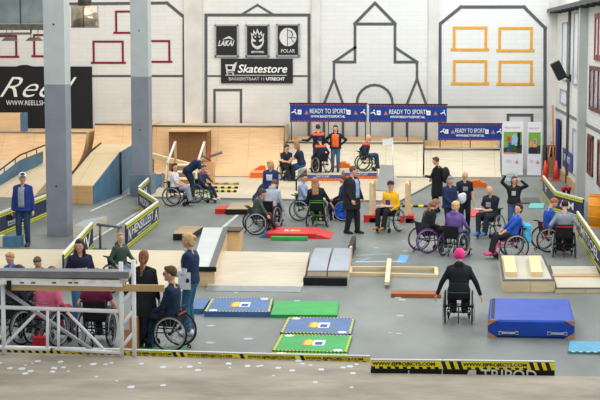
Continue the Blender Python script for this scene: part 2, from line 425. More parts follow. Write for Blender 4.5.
# ------------------------------------------------------------------ skate ramps at the back (built in: structure of the park)
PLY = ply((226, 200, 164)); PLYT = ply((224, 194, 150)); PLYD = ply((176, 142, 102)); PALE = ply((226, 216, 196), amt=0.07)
ORP = ply((224, 188, 144), amt=0.08)
BLU = mat((84, 122, 148), 0.55, noise=0.10, scale=2.0); STEEL = mat((120, 124, 128), 0.35, 0.7, noise=0.05); BLACK = mat((22, 23, 26), 0.5, noise=0.1)
CREAM = ply((214, 204, 182), amt=0.07)
def quarter(x0, x1, ybot, ylip, zl, ydeck, surf, deckm, name, label, backboard=0.0, lab_cat='ramp', drop=0.0, lipm=None):
    """curved transition rising away from the camera to a lip, with a deck behind it"""
    prof = []
    for k in range(13):
        t = k/12; prof.append((ybot + (ylip-ybot)*math.sin(t*math.pi/2*0.98), zl*(1-math.cos(t*math.pi/2*0.98))))
    s = zl/prof[-1][1]; prof = [(y, 0.012 + z*s*(1-0.012/zl)) for y, z in prof]
    r = thing(name, label, lab_cat, ((x0+x1)/2, ylip, 0), 0, 'skate ramps along the back wall')
    mb = MB(); vs = [V((x, y, z)) for (y, z) in prof for x in (x0, x1)]
    mb.add(vs, [(2*i, 2*i+1, 2*i+3, 2*i+2) for i in range(len(prof)-1)], surf, True)
    low = [V((x, y, 0)) for (y, z) in prof for x in (x0, x1)]
    for side in (0, 1):
        mb.add([V(((x0, x1)[side], y, z)) for y, z in prof] + [V(((x0, x1)[side], prof[-1][0], 0))], [tuple(range(len(prof)+1))], PLYD)
    part(mb, 'ramp_surface', r)
    mb = MB(); mb.box((x0, prof[-1][0], 0), (x1, ydeck, zl), deckm); part(mb, 'deck', r)
    mb = MB(); mb.tube((x0, prof[-1][0], zl), (x1, prof[-1][0], zl), 0.035, lipm or STEEL); part(mb, 'coping', r)
    if backboard: mb = MB(); mb.box((x0, ydeck-0.05, zl), (x1, ydeck, zl+backboard), deckm); part(mb, 'backboard', r)
    return r
X = lambda px, Y: (px-425)*Y/1500.0
quarter(X(150, 58), X(284, 58), 56.2, 58.2, 1.80, YW-0.12, ORP, PLYT, 'quarter_pipe', 'tall orange-tinted plywood quarter pipe with a plywood box set in its left half', 0.0)
quarter(X(285.5, 58), X(424, 58), 56.7, 58.5, 1.16, YW-0.12, CREAM, PLYT, 'quarter_pipe', 'long low cream quarter pipe with tan deck behind the group in orange and navy', 0.12)
quarter(X(425.5, 58.4), X(500, 58.4), 56.6, 58.2, 0.95, YW-0.12, CREAM, PLYT, 'quarter_pipe', 'short pale quarter pipe below the lowest blue banner, next to the roll-up stands', 0.2)
# grey post at the edge of the tall quarter pipe
mb = MB(); mb.box((X(283.6,57.6), 58.0, 0), (X(285.2,58), 58.2, 1.86), mat((130,136,142))); single(mb, 'corner_post', 'slim grey post at the right edge of the tall tan quarter pipe', 'post')
# left part: hip quarter and wide bank
quarter(X(86, 57), X(150, 58)-0.02, 53.6, 58, 1.86, YW-0.12, ORP, PLYT, 'quarter_pipe', 'tan quarter pipe between the two grey columns, under the red painted frames')
quarter(-27, X(86, 58)-0.03, 52.6, 57.6, 1.55, YW-0.12, ORP, PLYT, 'quarter_pipe', 'wide tan quarter pipe below the black shop banner on the left')
# plywood box on the far left deck
mb = MB(); mb.box((-20, 57.7, 1.56), (X(14.5,57.7), 58.5, 2.28), PLYT); r = single(mb, 'plywood_box', 'plywood box on the ramp deck at the far left with a blue end', 'box')
mb = MB(); mb.box((X(14.5,57.7), 57.7, 1.56), (X(14.5,57.7)+0.09, 58.5, 2.30), BLU); part(mb, 'end_panel', r)
# raised skate floor
skf = ply((202, 190, 166), amt=0.07)
a = G(150, 196.5, 0.06); b = G(400, 200.5, 0.06); c_ = G(441, 178, 0.06); d_ = V((a.x-0.6, 55.3, 0.06))
mb = MB(); mb.slab([a, b, V((c_.x, c_.y, 0.06)), d_], 0.055, skf, mat((150, 152, 150))); struct(mb, 'floor_skate')

# ================================================================== BUILT PIECES OF THE SKATE PARK
def L(px, py, z=0.0): return G(px, py, z)
def wedge(name, label, cat, near, far, zn, zf, top, sidem, group=None, base=0.0, partname='ramp_surface'):
    """near/far: ((pxl,py),(pxr,py)) of the TOP edges, at heights zn and zf"""
    nl, nr = G(*near[0], zn), G(*near[1], zn); fl, fr = G(*far[0], zf), G(*far[1], zf)
    tp = [nl, nr, fr, fl]; bt_ = [V((p.x, p.y, base)) for p in tp]
    mb = MB(); mb.prism([p - V((0,0,0.012)) if False else p for p in bt_], [p - V((0,0,0.015)) for p in tp], sidem)
    o = single(mb, name, label, cat, group)
    m2 = MB(); m2.prism([p - V((0,0,0.014)) for p in tp], tp, top); part(m2, partname, o)
    return o, tp
RG = 'skate ramps along the back wall'
# left bank with blue ledge and rail
mb = MB(); x1 = X(73, 48)
mb.ext([(-27, 48, 0.01), (-27, 52.3, 0.82), (-27, 52.55, 0.82), (-27, 52.55, 0.01)], (x1 + 27 - 1.5, 0, 0), ply((208, 192, 164), amt=0.06))
single(mb, 'bank_ramp', 'sloped cream plywood bank at the far left behind the man in the cap', 'ramp', RG)
mb = MB()
P1, P2, P3 = at(-12, 200, 48.6), at(17, 176, 50.6), at(42, 163, 52.0)
Q1, Q2, Q3 = at(-12, 184, 48.6), at(20, 160, 50.6), at(42, 151.5, 52.0)
dy = V((0, 0.18, 0))
mb.prism([P1, P2, P2+dy, P1+dy], [Q1, Q2, Q2+dy, Q1+dy], BLU); mb.prism([P2, P3, P3+dy, P2+dy], [Q2, Q3, Q3+dy, Q2+dy], BLU)
o = single(mb, 'ledge', 'sloping blue ledge with a dark hand rail at the far left', 'ledge')
mb = MB(); up = V((0, 0, 0.17)); mb.path([Q1+up, Q2+up, Q3+up+V((0.1,0,0.05))], 0.03, mat((70, 72, 74), 0.4, 0.6))
for t in (0.15, 0.5, 0.85): p = Q1.lerp(Q2, t); mb.tube(p-V((0,0,.02)), p+up, 0.02, STEEL)
for t in (0.3, 0.75): p = Q2.lerp(Q3, t); mb.tube(p-V((0,0,.02)), p+up, 0.02, STEEL)
part(mb, 'rail', o)
# launch box between the columns
y0, yk, yb = G(93, 204).y, G(119.5, 194.5).y, 53.5
xr0, xrk = at(93, 204, y0).x, at(119.5, 194.5, yk).x
xl0, xlk = xr0 - 0.98, xrk - 0.98
xrb, xlb = at(134, 190, yb).x, at(134, 190, yb).x - 1.2
zf, zk = 0.57, 1.41
TOPP = ply((206, 186, 148), amt=0.06)
mb = MB()
bot = [(xl0,y0,0),(xr0,y0,0),(xrk,yk,0),(xrb,yb,0),(xlb,yb,0),(xlk,yk,0)]
tops = [(xl0,y0,zf),(xr0,y0,zf),(xrk,yk,zk),(xrb,yb,zk),(xlb,yb,zk),(xlk,yk,zk)]
mb.add(bot + tops, [(6,7,8,11),(11,8,9,10)], TOPP)
mb.add(bot + tops, [(0,6,11,5),(5,11,10,4),(4,10,9,3)], TOPP)
o = single(mb, 'launch_ramp', 'plywood launch ramp with a blue side between the two grey columns', 'ramp')
mb = MB(); mb.prism([V(bot[0]), V(bot[1]), V(bot[1])+V((0,.04,0)), V(bot[0])+V((0,.04,0))], [V(tops[0]), V(tops[1]), V(tops[1])+V((0,.04,.03)), V(tops[0])+V((0,.04,.03))], ply((206,166,116))); part(mb, 'front_panel', o)
mb = MB(); e1 = V((0.03,0,0)); mb.prism([V(bot[1]), V(bot[1])+e1, V(bot[2])+e1, V(bot[2])], [V(tops[1]), V(tops[1])+e1, V(tops[2])+e1, V(tops[2])], BLU)
mb.prism([V(bot[2]), V(bot[2])+e1, V(bot[3])+e1, V(bot[3])], [V(tops[2]), V(tops[2])+e1, V(tops[3])+e1, V(tops[3])], BLU); part(mb, 'side_panel', o)
mb = MB(); mb.tube(V(bot[2])+e1*1.6, V(tops[2])+e1*1.6+V((0,0,.02)), 0.04, BLACK); part(mb, 'corner_post', o)
mb = MB(); mb.path([V(tops[0])+V((0,0,.02)), V(tops[5])+V((0,0,.02)), V(tops[4])+V((0,0,.02))], 0.035, BLACK); part(mb, 'coping', o)
# box set in the tall quarter pipe, recess shade put into its brown
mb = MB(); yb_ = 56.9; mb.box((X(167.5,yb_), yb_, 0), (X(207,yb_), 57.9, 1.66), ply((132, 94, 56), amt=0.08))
o = single(mb, 'plywood_box', 'plywood box with shade painted in its brown, set into the tall quarter pipe behind the stairs', 'box')
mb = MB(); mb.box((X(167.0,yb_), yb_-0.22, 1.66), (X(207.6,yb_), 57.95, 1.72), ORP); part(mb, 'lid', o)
# stairs
sx0, sx1 = X(168, 50.5), X(196, 50.5)
r = thing('stairs', 'small plywood stairs with white hand rails beside the bending man', 'stairs', ((sx0+sx1)/2, 51.4, 0))
for k in range(4):
    mb = MB(); z = 0.2*(k+1); y = 50.6 + 0.42*k
    mb.box((sx0, y, z-0.045), (sx1, y+0.46, z), ply((236, 224, 200), seams=False, amt=0.05)); part(mb, 'step', r)
mb = MB(); mb.box((sx0+.02, 50.66, 0), (sx0+.08, 52.3, 0.155), PLYD)
for k in range(4): mb.box((sx0+.02, 50.66+.42*k+.03, 0), (sx1-.02, 50.72+.42*k+.03, 0.2*(k+1)-.045), ply((186,150,108), seams=False))
part(mb, 'riser', r)
WH = mat((214, 216, 214), 0.6)
for x in (sx0-0.07, sx1+0.02):
    mb = MB(); a0, a1 = V((x, 50.4, 0)), V((x, 50.4, 0.95)); b0, b1 = V((x, 52.1, .7)), V((x, 52.1, 1.6))
    for q in (V((x,50.4,0)), V((x,52.1,0))):
        mb.box((q.x-.04, q.y-.04, 0), (q.x+.04, q.y+.04, 0.98 if q.y<51 else 1.62), ply((214,180,132), seams=False))
    mb.tube(V((x,50.38,.95)), V((x,52.1,1.58)), 0.045, WH, n=6); mb.tube(V((x-.06,50.2,.05)), V((x-.0,50.4,.98)), 0.035, WH, n=6); part(mb, 'hand_rail', r)
mb = MB(); a, b, c, d = at(150,153,53.4), at(203,167,53.4), at(203,172,53.4), at(150,158,53.4)
mb.prism([d, c, c+V((0,.3,0)), d+V((0,.3,0))], [a, b, b+V((0,.3,0)), a+V((0,.3,0))], ply((236,206,160), seams=False))
mb.box((a.x, 53.45, 0), (a.x+.1, 53.65, 0.85), PLYD); mb.box((b.x-.12, 53.45, 0), (b.x, 53.65, 0.4), PLYD)
single(mb, 'plywood_ledge', 'long sloping plywood beam running down behind the stairs', 'ledge')
mb = MB(); mb.box((X(153,51.3), 51.3, 0), (X(164,51.3), 51.38, 0.52), mat((110,158,190),0.6)); mb.box((X(160,51.3), 51.27, 0), (X(161.6,51.3), 51.42, 0.56), ply((206,150,100), seams=False))
single(mb, 'panel', 'low light-blue panel left of the plywood stairs behind the column', 'panel')
mb = MB(); mb.box((X(203.5,52.4), 52.4, 0), (X(212.5,52.4), 52.9, 0.86), ply((222,178,128), seams=False))
cb_ = single(mb, 'plywood_box', 'narrow upright plywood box carrying the small red cone', 'box')
RED = mat((204, 44, 40), 0.5, noise=0.08); ORG = mat((232, 110, 34), 0.5, noise=0.06)
def cone(px, py, h, label, z=0, col=RED, Y=None, band=False):
    p = G(px, py, z) if Y is None else at(px, py, Y)
    if Y is not None: p.z = z
    r = thing('traffic_cone', label, 'cone', p, 0, 'red traffic cones')
    mb = MB(); s = h*0.23; mb.cbox((-s, -s, 0), (s, s, 0.04), col, 0.01); mb.build('base', r)
    mb = MB(); mb.cone((0,0,0.035), s*0.8, 0.028, h-0.035, col); mb.build('cone_body', r)
    return r
cone(209, 162, 0.36, 'small red cone on top of the narrow plywood box', 0.865, Y=52.65)
mb = MB(); mb.tube(at(206, 157.5, 52.45)+V((0,0,0)), at(222, 152.5, 52.45), 0.045, mat((110,104,98),0.5)); mb.tube(at(206.5,157,52.45)*1.0, V((at(206.5,157,52.45).x,52.45,0.865)), 0.03, mat((110,104,98),0.5)); single(mb, 'pipe', 'grey-brown pipe sticking out to the right beside the small red cone', 'pipe')
cone(545, 180.5, 0.74, 'orange-red traffic cone, left one of the two by the roll-up stands', col=mat((232,70,46),0.5))
cone(556, 180.5, 0.74, 'duller red traffic cone, nearer the white side wall', col=mat((214,72,66),0.5))
# striped bars and bump
BK = mat((30, 30, 30), 0.6); YW_ = mat((222, 204, 40), 0.6); TAN = ply((216,180,120), seams=False)
def striped(pxa, pxb, py, h, d, label, name='striped_bar', m1=YW_, m2=BK, k=7, z0=0.06):
    a, b = G(pxa, py, z0), G(pxb, py, z0); mb = MB()
    for i in range(k):
        xa = a.x+(b.x-a.x)*i/k; xb = a.x+(b.x-a.x)*(i+1)/k
        mb.cbox((xa, a.y, z0), (xb, a.y+d, z0+h), m2 if i % 2 == 0 else m1, 0.012)
    return single(mb, name, label, 'bar', 'striped bars lying on the skate floor')
striped(215, 236.5, 192.2, 0.07, 0.12, 'yellow and black bar on the skate floor, nearest of the three beside the stairs')
striped(214, 238, 188.5, 0.07, 0.12, 'yellow and black bar on the skate floor, middle one of three')
striped(213, 239, 184.6, 0.07, 0.12, 'faded tan and black bar on the skate floor, farthest of three', m1=TAN, m2=mat((150,120,60),0.6), k=5)
striped(402, 429, 207.2, 0.05, 0.3, 'black and yellow cable bump on the grey floor behind the man in yellow', 'cable_bump', k=5, z0=0.0)
# orange and blue skate obstacles
OBL = mat((70, 92, 160), 0.5); WHT = mat((236, 236, 232), 0.6, noise=0.03); SALM = mat((226, 150, 110), 0.55)
def obstacle(near, far, z, label, topm, frontm=ORG, txt=None, extra=True):
    o, tp = wedge('skate_obstacle', label, 'obstacle', near, far, z, z, topm, frontm, 'orange skate obstacles', base=0.062, partname='top_panel')
    return o, tp
def stage(px0, px1, pyf, ptop, ydeck, label):
    Yf = G(px0, pyf, 0.06).y; zt = at(px0, ptop, Yf).z; x0, x1 = X(px0, Yf), X(px1, Yf)
    mb = MB(); mb.box((x0, Yf, 0.062), (x1, ydeck, zt), skf); o = single(mb, 'skate_platform', label, 'platform', 'low skate platforms')
    zm = 0.062 + (zt-0.062)*.42
    mb = MB(); mb.box((x0, Yf-.02, 0.064), (x1, Yf-.001, zm), ORG); part(mb, 'orange_strip', o)
    mb = MB(); mb.box((x0, Yf-.02, zm+.002), (x1, Yf-.001, zt), OBL); bp_ = part(mb, 'blue_strip', o)
    text('READY TO SPORT', V((x0+(x1-x0)*.38, Yf-.021, zm+.03)), V(((x1-x0)*.34,0,0)), V((0,0,(zt-zm)*.6)), WHT, 'lettering', o)
    return zt
ZST = stage(303, 341, 180.8, 174.6, 56.6, 'low platform with orange and blue front edge under the two standing in orange')
stage(345, 378, 178.6, 172.6, 56.6, 'low platform with orange and blue front edge under the bald wheelchair user')
o, tp = obstacle(((250, 172.6), (266, 172.6)), ((253, 169.5), (268, 169.5)), 0.26, 'orange skate box with salmon top and a fin, behind the woman in the navy hoodie', SALM)
mb = MB(); q = (tp[2]+tp[3])/2; mb.ext([q+V((-.25,-.25,0)), q+V((.22,-.25,0)), q+V((.2,-.25,.17)), q+V((.02,-.25,.17))], (0,.12,0), ORG); part(mb, 'fin', o)
def fin(pxa, pxb, py, h, label, z=0.062, m=ORG):
    a, b = G(pxa, py, z), G(pxb, py, z); w = b.x-a.x; mb = MB()
    mb.ext([a, a+V((w,0,0)), a+V((w*.97,0,h*.6)), a+V((w*.72,0,h*.75)), a+V((w*.68,0,h)), a+V((w*.35,0,h*.9)), a+V((w*.02,0,h*.25))], (0, 0.5, 0), m)
    return single(mb, 'skate_obstacle', label, 'obstacle', 'orange skate obstacles')
fin(334, 350, 168.2, 0.24, 'orange wedge obstacle between the standing woman and the bald man', z=ZST+.001)
fin(387, 403, 172.2, 0.2, 'low blue-grey wedge obstacle beside the white sign post', m=mat((150,130,160),0.5))
o = fin(465, 487, 187.5, 0.26, 'long orange wedge obstacle on the grey floor behind the bald man in navy', z=0.0)
# steel plate ramp, sign
o, tp = wedge('plate_ramp', 'narrow grey plate ramp leaning up behind the man in the yellow hoodie', 'ramp', ((376, 190), (392.5, 191)), ((380.5, 164.5), (394, 165.5)), 0.09, 0.62, mat((150,152,150),0.4,0.3), mat((120,118,112),0.6), base=0.062)
r = thing('sign', 'white paper sign on a thin pole beside the grey plate ramp', 'sign', at(392.5, 178.5, 55.6) * 1.0)
r.location.z = 0.07
mb = MB(); mb.tube((0,0,0), (0,0,1.35), 0.022, WHT); mb.tube((0,0,0),(0,0,0.02),0.16,WHT,n=16); mb.build('pole', r)
mb = MB(); mb.box((-0.20,-0.02,1.22), (0.20,0.01,1.45), mat((226,232,238),0.5), Matrix.Rotation(R(-8),4,'Y')); mb.build('sign_board', r)
# rail and seat block
def rail_thing(pA, pB, h, label, m, rr=0.03):
    a, b = G(*pA), G(*pB); mb = MB()
    mb.tube(a+V((0,0,h)), b+V((0,0,h)), rr, m)
    o = single(mb, 'grind_rail', label, 'rail', 'low steel rails'); d = (b-a).normalized()
    for p in (a+d*0.1, b-d*0.1):
        q = MB(); q.tube(p, p+V((0,0,h)), rr*0.9, m); q.box((p.x-.16,p.y-.08,0),(p.x+.16,p.y+.08,.02), m); part(q, 'leg', o)
    o.location.z = o.location.z
    return o
rail_thing((296, 193), (306, 183), 0.44, 'low black rail beside the woman sitting with her back to it', BLACK)
o = rail_thing((97.5, 248.5), (121.5, 251.5), 0.60, 'grey steel rail standing on the floor behind the boy in green', mat((112,116,118),0.4,0.5), 0.035)
mb = MB(); p = G(299, 181, 0.06); mb.cbox((p.x-.04, p.y-.06, 0.062), (p.x+.26, p.y+.36, 0.50), mat((150,152,150),0.6), 0.02); single(mb, 'seat_block', 'grey block the woman in dark top and jeans sits on', 'stool')
# low box with red end, far; red ramp set; green bar
o, tp = wedge('low_box', 'low black box with plywood top on the floor left of the couple in wheelchairs', 'box', ((226, 209), (247, 209)), ((232, 202.5), (262, 202.5)), 0.17, 0.17, ply((176,156,124),seams=False), BLACK)
mb = MB(); q=G(228,214.2); mb.box((q.x+.05,q.y-.012,.05),(q.x+.38,q.y-.002,.1), YW_); part(mb,'sticker',o)
o, tp = wedge('low_box', 'small bright red box end beside the low black box', 'box', ((215, 209), (225.4, 209)), ((219, 205.5), (228.5, 205.5)), 0.15, 0.15, mat((214,60,44),0.5), RED)
o, tp = wedge('red_ramp', 'red flat ramp box with coloured stickers behind the green bar', 'ramp', ((267, 233.3), (315, 234)), ((272.5, 227), (317, 227.5)), 0.13, 0.13, mat((216,56,48),0.45), mat((196,40,36),0.45), partname='top_panel')
mb = MB(); q = tp[0].lerp(tp[2], .5); mb.box((q.x-.2,q.y-.13,q.z),(q.x+.02,q.y+.1,q.z+.004), WHT); mb.box((q.x+.02,q.y-.13,q.z),(q.x+.2,q.y+.1,q.z+.004), mat((230,190,60))); mb.box((q.x-.12,q.y-.08,q.z+.004),(q.x-.02,q.y+.06,q.z+.006), mat((60,80,150))); part(mb,'sticker',o)
mb = MB(); s0=tp[1]; s1=tp[2]; e0=G(330.5,238.5,0.01); e1_=G(329,232,0.01)
mb.prism([V((s0.x,s0.y,0)),V((e0.x,s0.y,0)),V((e0.x,s1.y,0)),V((s1.x,s1.y,0))],[s0,V((e0.x,s0.y,.012)),V((e0.x,s1.y,.012)),s1], mat((210,52,46),0.45))
single(mb,'red_ramp','small red wedge sloping down from the right end of the red ramp box','ramp')
mb = MB(); s0=tp[0]; s1=tp[3]; e0=G(259,238,0.01)
mb.prism([V((e0.x,s0.y,0)),V((s0.x-.01,s0.y,0)),V((s1.x-.01,s1.y,0)),V((e0.x,s1.y,0))],[V((e0.x,s0.y,.012)),V((s0.x-.01,s0.y,.12)),V((s1.x-.01,s1.y,.12)),V((e0.x,s1.y,.012))], mat((60,96,140),0.5))
single(mb,'blue_ramp','small blue wedge at the left end of the red ramp box','ramp')
GRN = mat((44, 164, 84), 0.5, noise=0.06)
mb = MB(); a=G(271,240.5); b=G(307.5,241); mb.cbox((a.x,a.y,0),(b.x,a.y+.13,.10),GRN,.012); single(mb,'green_bar','short green bar on the floor right in front of the red ramp box','bar')
# black box and ramps left of centre
o, tp = wedge('low_box', 'low black box with plywood top behind the blonde woman', 'box', ((173, 233.5), (192, 233.5)), ((181, 226), (204, 226)), 0.18, 0.18, ply((170,146,112),seams=False), BLACK)
Yn, Yf = G(205, 286).y, G(215, 250).y
xn0, xn1, xf0, xf1 = X(190, Yn), X(207.5, Yn), X(202, Yf), X(222.5, Yf)
mb = MB(); zN, zF = 0.40, 0.56
sd = ply((224, 196, 154), seams=False)
mb.prism([(xn0,Yn,0),(xn1+.12,Yn,0),(xf1+.12,Yf,0),(xf0,Yf,0)],[(xn0,Yn,zN-.02),(xn1+.12,Yn,zN-.02),(xf1+.12,Yf,zF-.02),(xf0,Yf,zF-.02)], sd)
o = single(mb, 'ramp', 'tall narrow ramp with white surface and dark steel edge behind the blonde woman', 'ramp')
mb = MB(); mb.prism([(xn0,Yn,zN-.02),(xn1,Yn,zN-.02),(xf1,Yf,zF-.02),(xf0,Yf,zF-.02)],[(xn0,Yn,zN),(xn1,Yn,zN),(xf1,Yf,zF),(xf0,Yf,zF)], mat((198,202,198),0.4,noise=.04,scale=2)); part(mb,'ramp_surface',o)
mb = MB(); mb.prism([(xn1,Yn,zN-.02),(xn1+.13,Yn,zN-.02),(xf1+.13,Yf,zF-.02),(xf1,Yf,zF-.02)],[(xn1,Yn,zN+.015),(xn1+.13,Yn,zN+.015),(xf1+.13,Yf,zF+.015),(xf1,Yf,zF+.015)], mat((88,92,96),0.35,0.5)); part(mb,'steel_edge',o)
mb = MB(); mb.box((xn0-.03,Yn-.04,zN-.09),(xn1+.16,Yn,zN+.012), BLACK); part(mb,'front_lip',o)
mb = MB(); a=at(225,250,Yf); mb.box((a.x,Yf-.35,0),(X(241,Yf),Yf+.3,.50), ply((228,192,144),seams=False)); mb.box((a.x,Yf-.4,.50),(X(241.5,Yf),Yf+.32,.54), mat((84,62,52),.6)); single(mb,'plywood_box','plywood box with dark edge joined to the tall narrow ramp','box')
o, tp = wedge('ramp', 'wide pale plywood ramp with a metal lip in the middle of the floor', 'ramp', ((207, 286), (302.5, 287)), ((220, 251), (309.5, 252.5)), 0.03, 0.34, ply((202,192,172),amt=.08,seams=False), ply((214,178,130),seams=False))
nl, nr = tp[0], tp[1]; q0, q1 = G(205.5, 291), G(300.5, 292.5)
mb = MB(); mb.prism([q0, q1, V((nr.x,nr.y,0)), V((nl.x,nl.y,0))],[q0+V((0,0,.008)),q1+V((0,0,.008)),nr+V((0,.05,.006)),nl+V((0,.05,.006))], mat((140,146,150),.35,.5)); part(mb,'metal_lip',o)
# double grey ramp
GR = mat((160, 168, 178), 0.35, noise=0.04, scale=2)
r = thing('double_ramp', 'pair of grey-topped ramp boxes side by side behind a low black box', 'ramp', G(330, 283))
for (n0, n1, f0, f1) in ((307.5, 326.5, 315, 332), (327.8, 348.5, 334.5, 351.5)):
    zz = .27; a, b, c, d = G(n0,270.5,zz), G(n1,270.5,zz), G(f1,248,zz+.04), G(f0,248,zz+.04)
    mb = MB(); mid = lambda p, q, h: p.lerp(q, .5)+V((0,0,h))
    mb.prism([V((p.x,p.y,0)) for p in (a,b,c,d)],[p-V((0,0,.02)) for p in (a,b,c,d)], ply((226,210,180),seams=False)); ob = part(mb,'box_body',r)
    m2 = MB(); ml, mr = mid(a,d,.05), mid(b,c,.05); m2.prism([p-V((0,0,.03)) for p in (a,b,mr,ml)],[a,b,mr,ml],GR); m2.prism([p-V((0,0,.03)) for p in (ml,mr,c,d)],[ml,mr,c,d],GR); part(m2,'top_panel',ob)
mb = MB(); a=G(351.5,266); mb.box((X(352.3,36.5),35.2,0),(X(355.5,36.0),37.0,.30),BLACK); mb.box((X(351.5,35),34.6,0),(X(354,35),34.9,.34),ply((220,180,120),seams=False)); single(mb,'edge_block','black block with a wooden end against the right side of the double grey ramp','block')
mb = MB(); a=G(303,285.5); b=G(347,285.5); mb.cbox((a.x,a.y,0),(b.x,a.y+.22,.17),BLACK,.01); single(mb,'low_box','long low black box in front of the double grey ramp','box')
# wooden frame, crossbar, sticks, brown plank
PINE = ply((226, 200, 158), seams=False, amt=.05)
r = thing('batten_rectangle', 'flat rectangular frame of pine battens lying on the floor', 'frame', G(394, 272)); h=.07
def batten(p, q, w, h, m, name, root, z=0.0):
    a, b = G(*p, z), G(*q, z); t=(b-a).normalized(); s=t.cross(V((0,0,1)))*(w/2); mb=MB()
    mb.prism([a-s,b-s,b+s,a+s],[p_+V((0,0,h)) for p_ in (a-s,b-s,b+s,a+s)],m)
    return part(mb,name,root) if root else mb
for p, q in (((349,269.6),(437,270)),((348,275.3),(438,277.4)),((436.5,277),(436,270.4)),((350,275),(350.6,270))): batten(p,q,.085,h,PINE,'batten',r)
single(batten((387,285),(389.3,261.5),.1,.07,ply((232,214,180),seams=False),'',None,z=.072),'wooden_batten','short pine batten lying across the rectangular frame','batten')
single(batten((356,262.3),(402,261.8),.03,.02,WHT,'',None),'stick','thin white stick on the floor just behind the pine frame','stick')
mb = MB(); a=G(391,297.4); b=G(441,297.6); mb.cbox((a.x,a.y,0),(b.x,a.y+.42,.08),ply((164,92,48),seams=False,amt=.12),.008); single(mb,'plank','reddish-brown plank on the floor left of the woman with the pink hat','plank')
# right platform and lower panel
DK = mat((70,72,74),.5)
o, tp = wedge('platform', 'low plywood platform with dark metal edging behind the blue crash mat', 'platform', ((502.5,280.6),(555,280.6)), ((498.8,254.6),(543,254.6)), .235, .235, DK, ply((226,204,166)), partname='edging')
c = sum(tp, V())/4; ip = [c+(p-c)*V((.9,.86,1)).x for p in tp]; mb = MB(); mb.prism([p+V((0,0,-.005)) for p in ip],[p+V((0,0,.006)) for p in ip], ply((190,186,172),seams=False,amt=.06)); part(mb,'top_panel',o)
for (a0,a1,b0,b1,lb) in ((505.5,517,502.8,514,'pine plank lying on the low platform, left one of two'),(531,542.6,528.6,539,'pine plank lying on the low platform, right one of two')):
    zz=.243+.10; P=[G(a0,272,zz),G(a1,272,zz),G(b1,255.5,zz),G(b0,255.5,zz)]; mb=MB(); mb.prism([V((p.x,p.y,.243)) for p in P],P,ply((236,208,160),seams=False,amt=.05)); single(mb,'plank',lb,'plank','pine planks on the platform')
o, tp = wedge('platform', 'flatter plywood panel with dark edge beside the barrier on the right', 'platform', ((555.5,288.5),(606,288.5)), ((549,265.4),(597,265.4)), .09, .09, DK, ply((222,200,160)), partname='edging')
c = sum(tp, V())/4; ip = [c+(p-c)*.93 for p in tp]; mb = MB(); mb.prism([p+V((0,0,-.005)) for p in ip],[p+V((0,0,.006)) for p in ip], ply((196,190,170),seams=False,amt=.08)); part(mb,'top_panel',o)
mb = MB(); P=[G(551.5,276.8,.1),G(600,277,.1),G(599,274.6,.1),G(551,274.4,.1)]; mb.prism(P,[p+V((0,0,.015)) for p in P],ply((206,160,110),seams=False)); part(mb,'joint_strip',o)
# big beige ramp at the left
BE = ply((208, 196, 168), amt=.05, panel=2.44)
nl, nr, fr, fl = G(-40,291), G(188,292), G(184,250.5,.30), G(-40,248.5,.30)
mb = MB(); mb.prism([V((p.x,p.y,0)) for p in (nl,nr,fr,fl)],[nl+V((0,0,.012)),nr+V((0,0,.012)),fr,fl],BE); single(mb,'ramp','very wide low beige ramp across the left behind the scaffold','ramp')
mb = MB(); a=G(3,247); b=G(21,247); mb.box((a.x,a.y,0),(b.x,a.y+.3,.27),mat((84,128,158),.5)); mb.box((a.x-1.5,a.y,0),(a.x-.01,a.y+.3,.27),mat((220,216,200),.6)); single(mb,'low_block','low blue block at the feet of the man in the cap','block')
mb = MB(); a=G(72,241); b=G(92,236); mb.prism([(a.x+.04,a.y,0),(b.x,a.y,0),(b.x+.15,a.y+2.2,0),(a.x+.04,a.y+1.3,0)],[(a.x+.04,a.y,.40),(b.x,a.y,.40),(b.x+.15,a.y+2.2,.40),(a.x+.04,a.y+1.3,.40)],mat((158,166,172),.5),ply((226,218,196),seams=False)); single(mb,'ledge','low beige ledge with grey top beside the nearer column','ledge')
# wooden gates near the yellow hoodie
def gate(px, py, label, h=1.12):
    p = G(px, py); r = thing('wooden_gate', label, 'gate', p, 0, 'wooden gates on red feet')
    for y, x in ((0, 0.0), (.95, .07)):
        mb = MB(); mb.box((x-.045,y-.03,0.02),(x+.045,y+.03,h),PINE); mb.build('upright', r)
    mb = MB(); mb.box((-.2,-.1,0),(.2,.02,.2),mat((206,38,44),.5)); mb.box((-.03,-.1,0),(.22,1.1,.12),mat((206,38,44),.5)); mb.build('foot', r)
    mb = MB(); mb.box((-.02,-.02,h-.14),(.06,.97,h-.04),PINE); mb.build('top_rail', r); return r
gate(370.8, 222, 'tall wooden gate on a red foot, left of the man in the yellow hoodie')
gate(406.5, 222.5, 'tall wooden gate on a red foot, right of the man in the yellow hoodie')

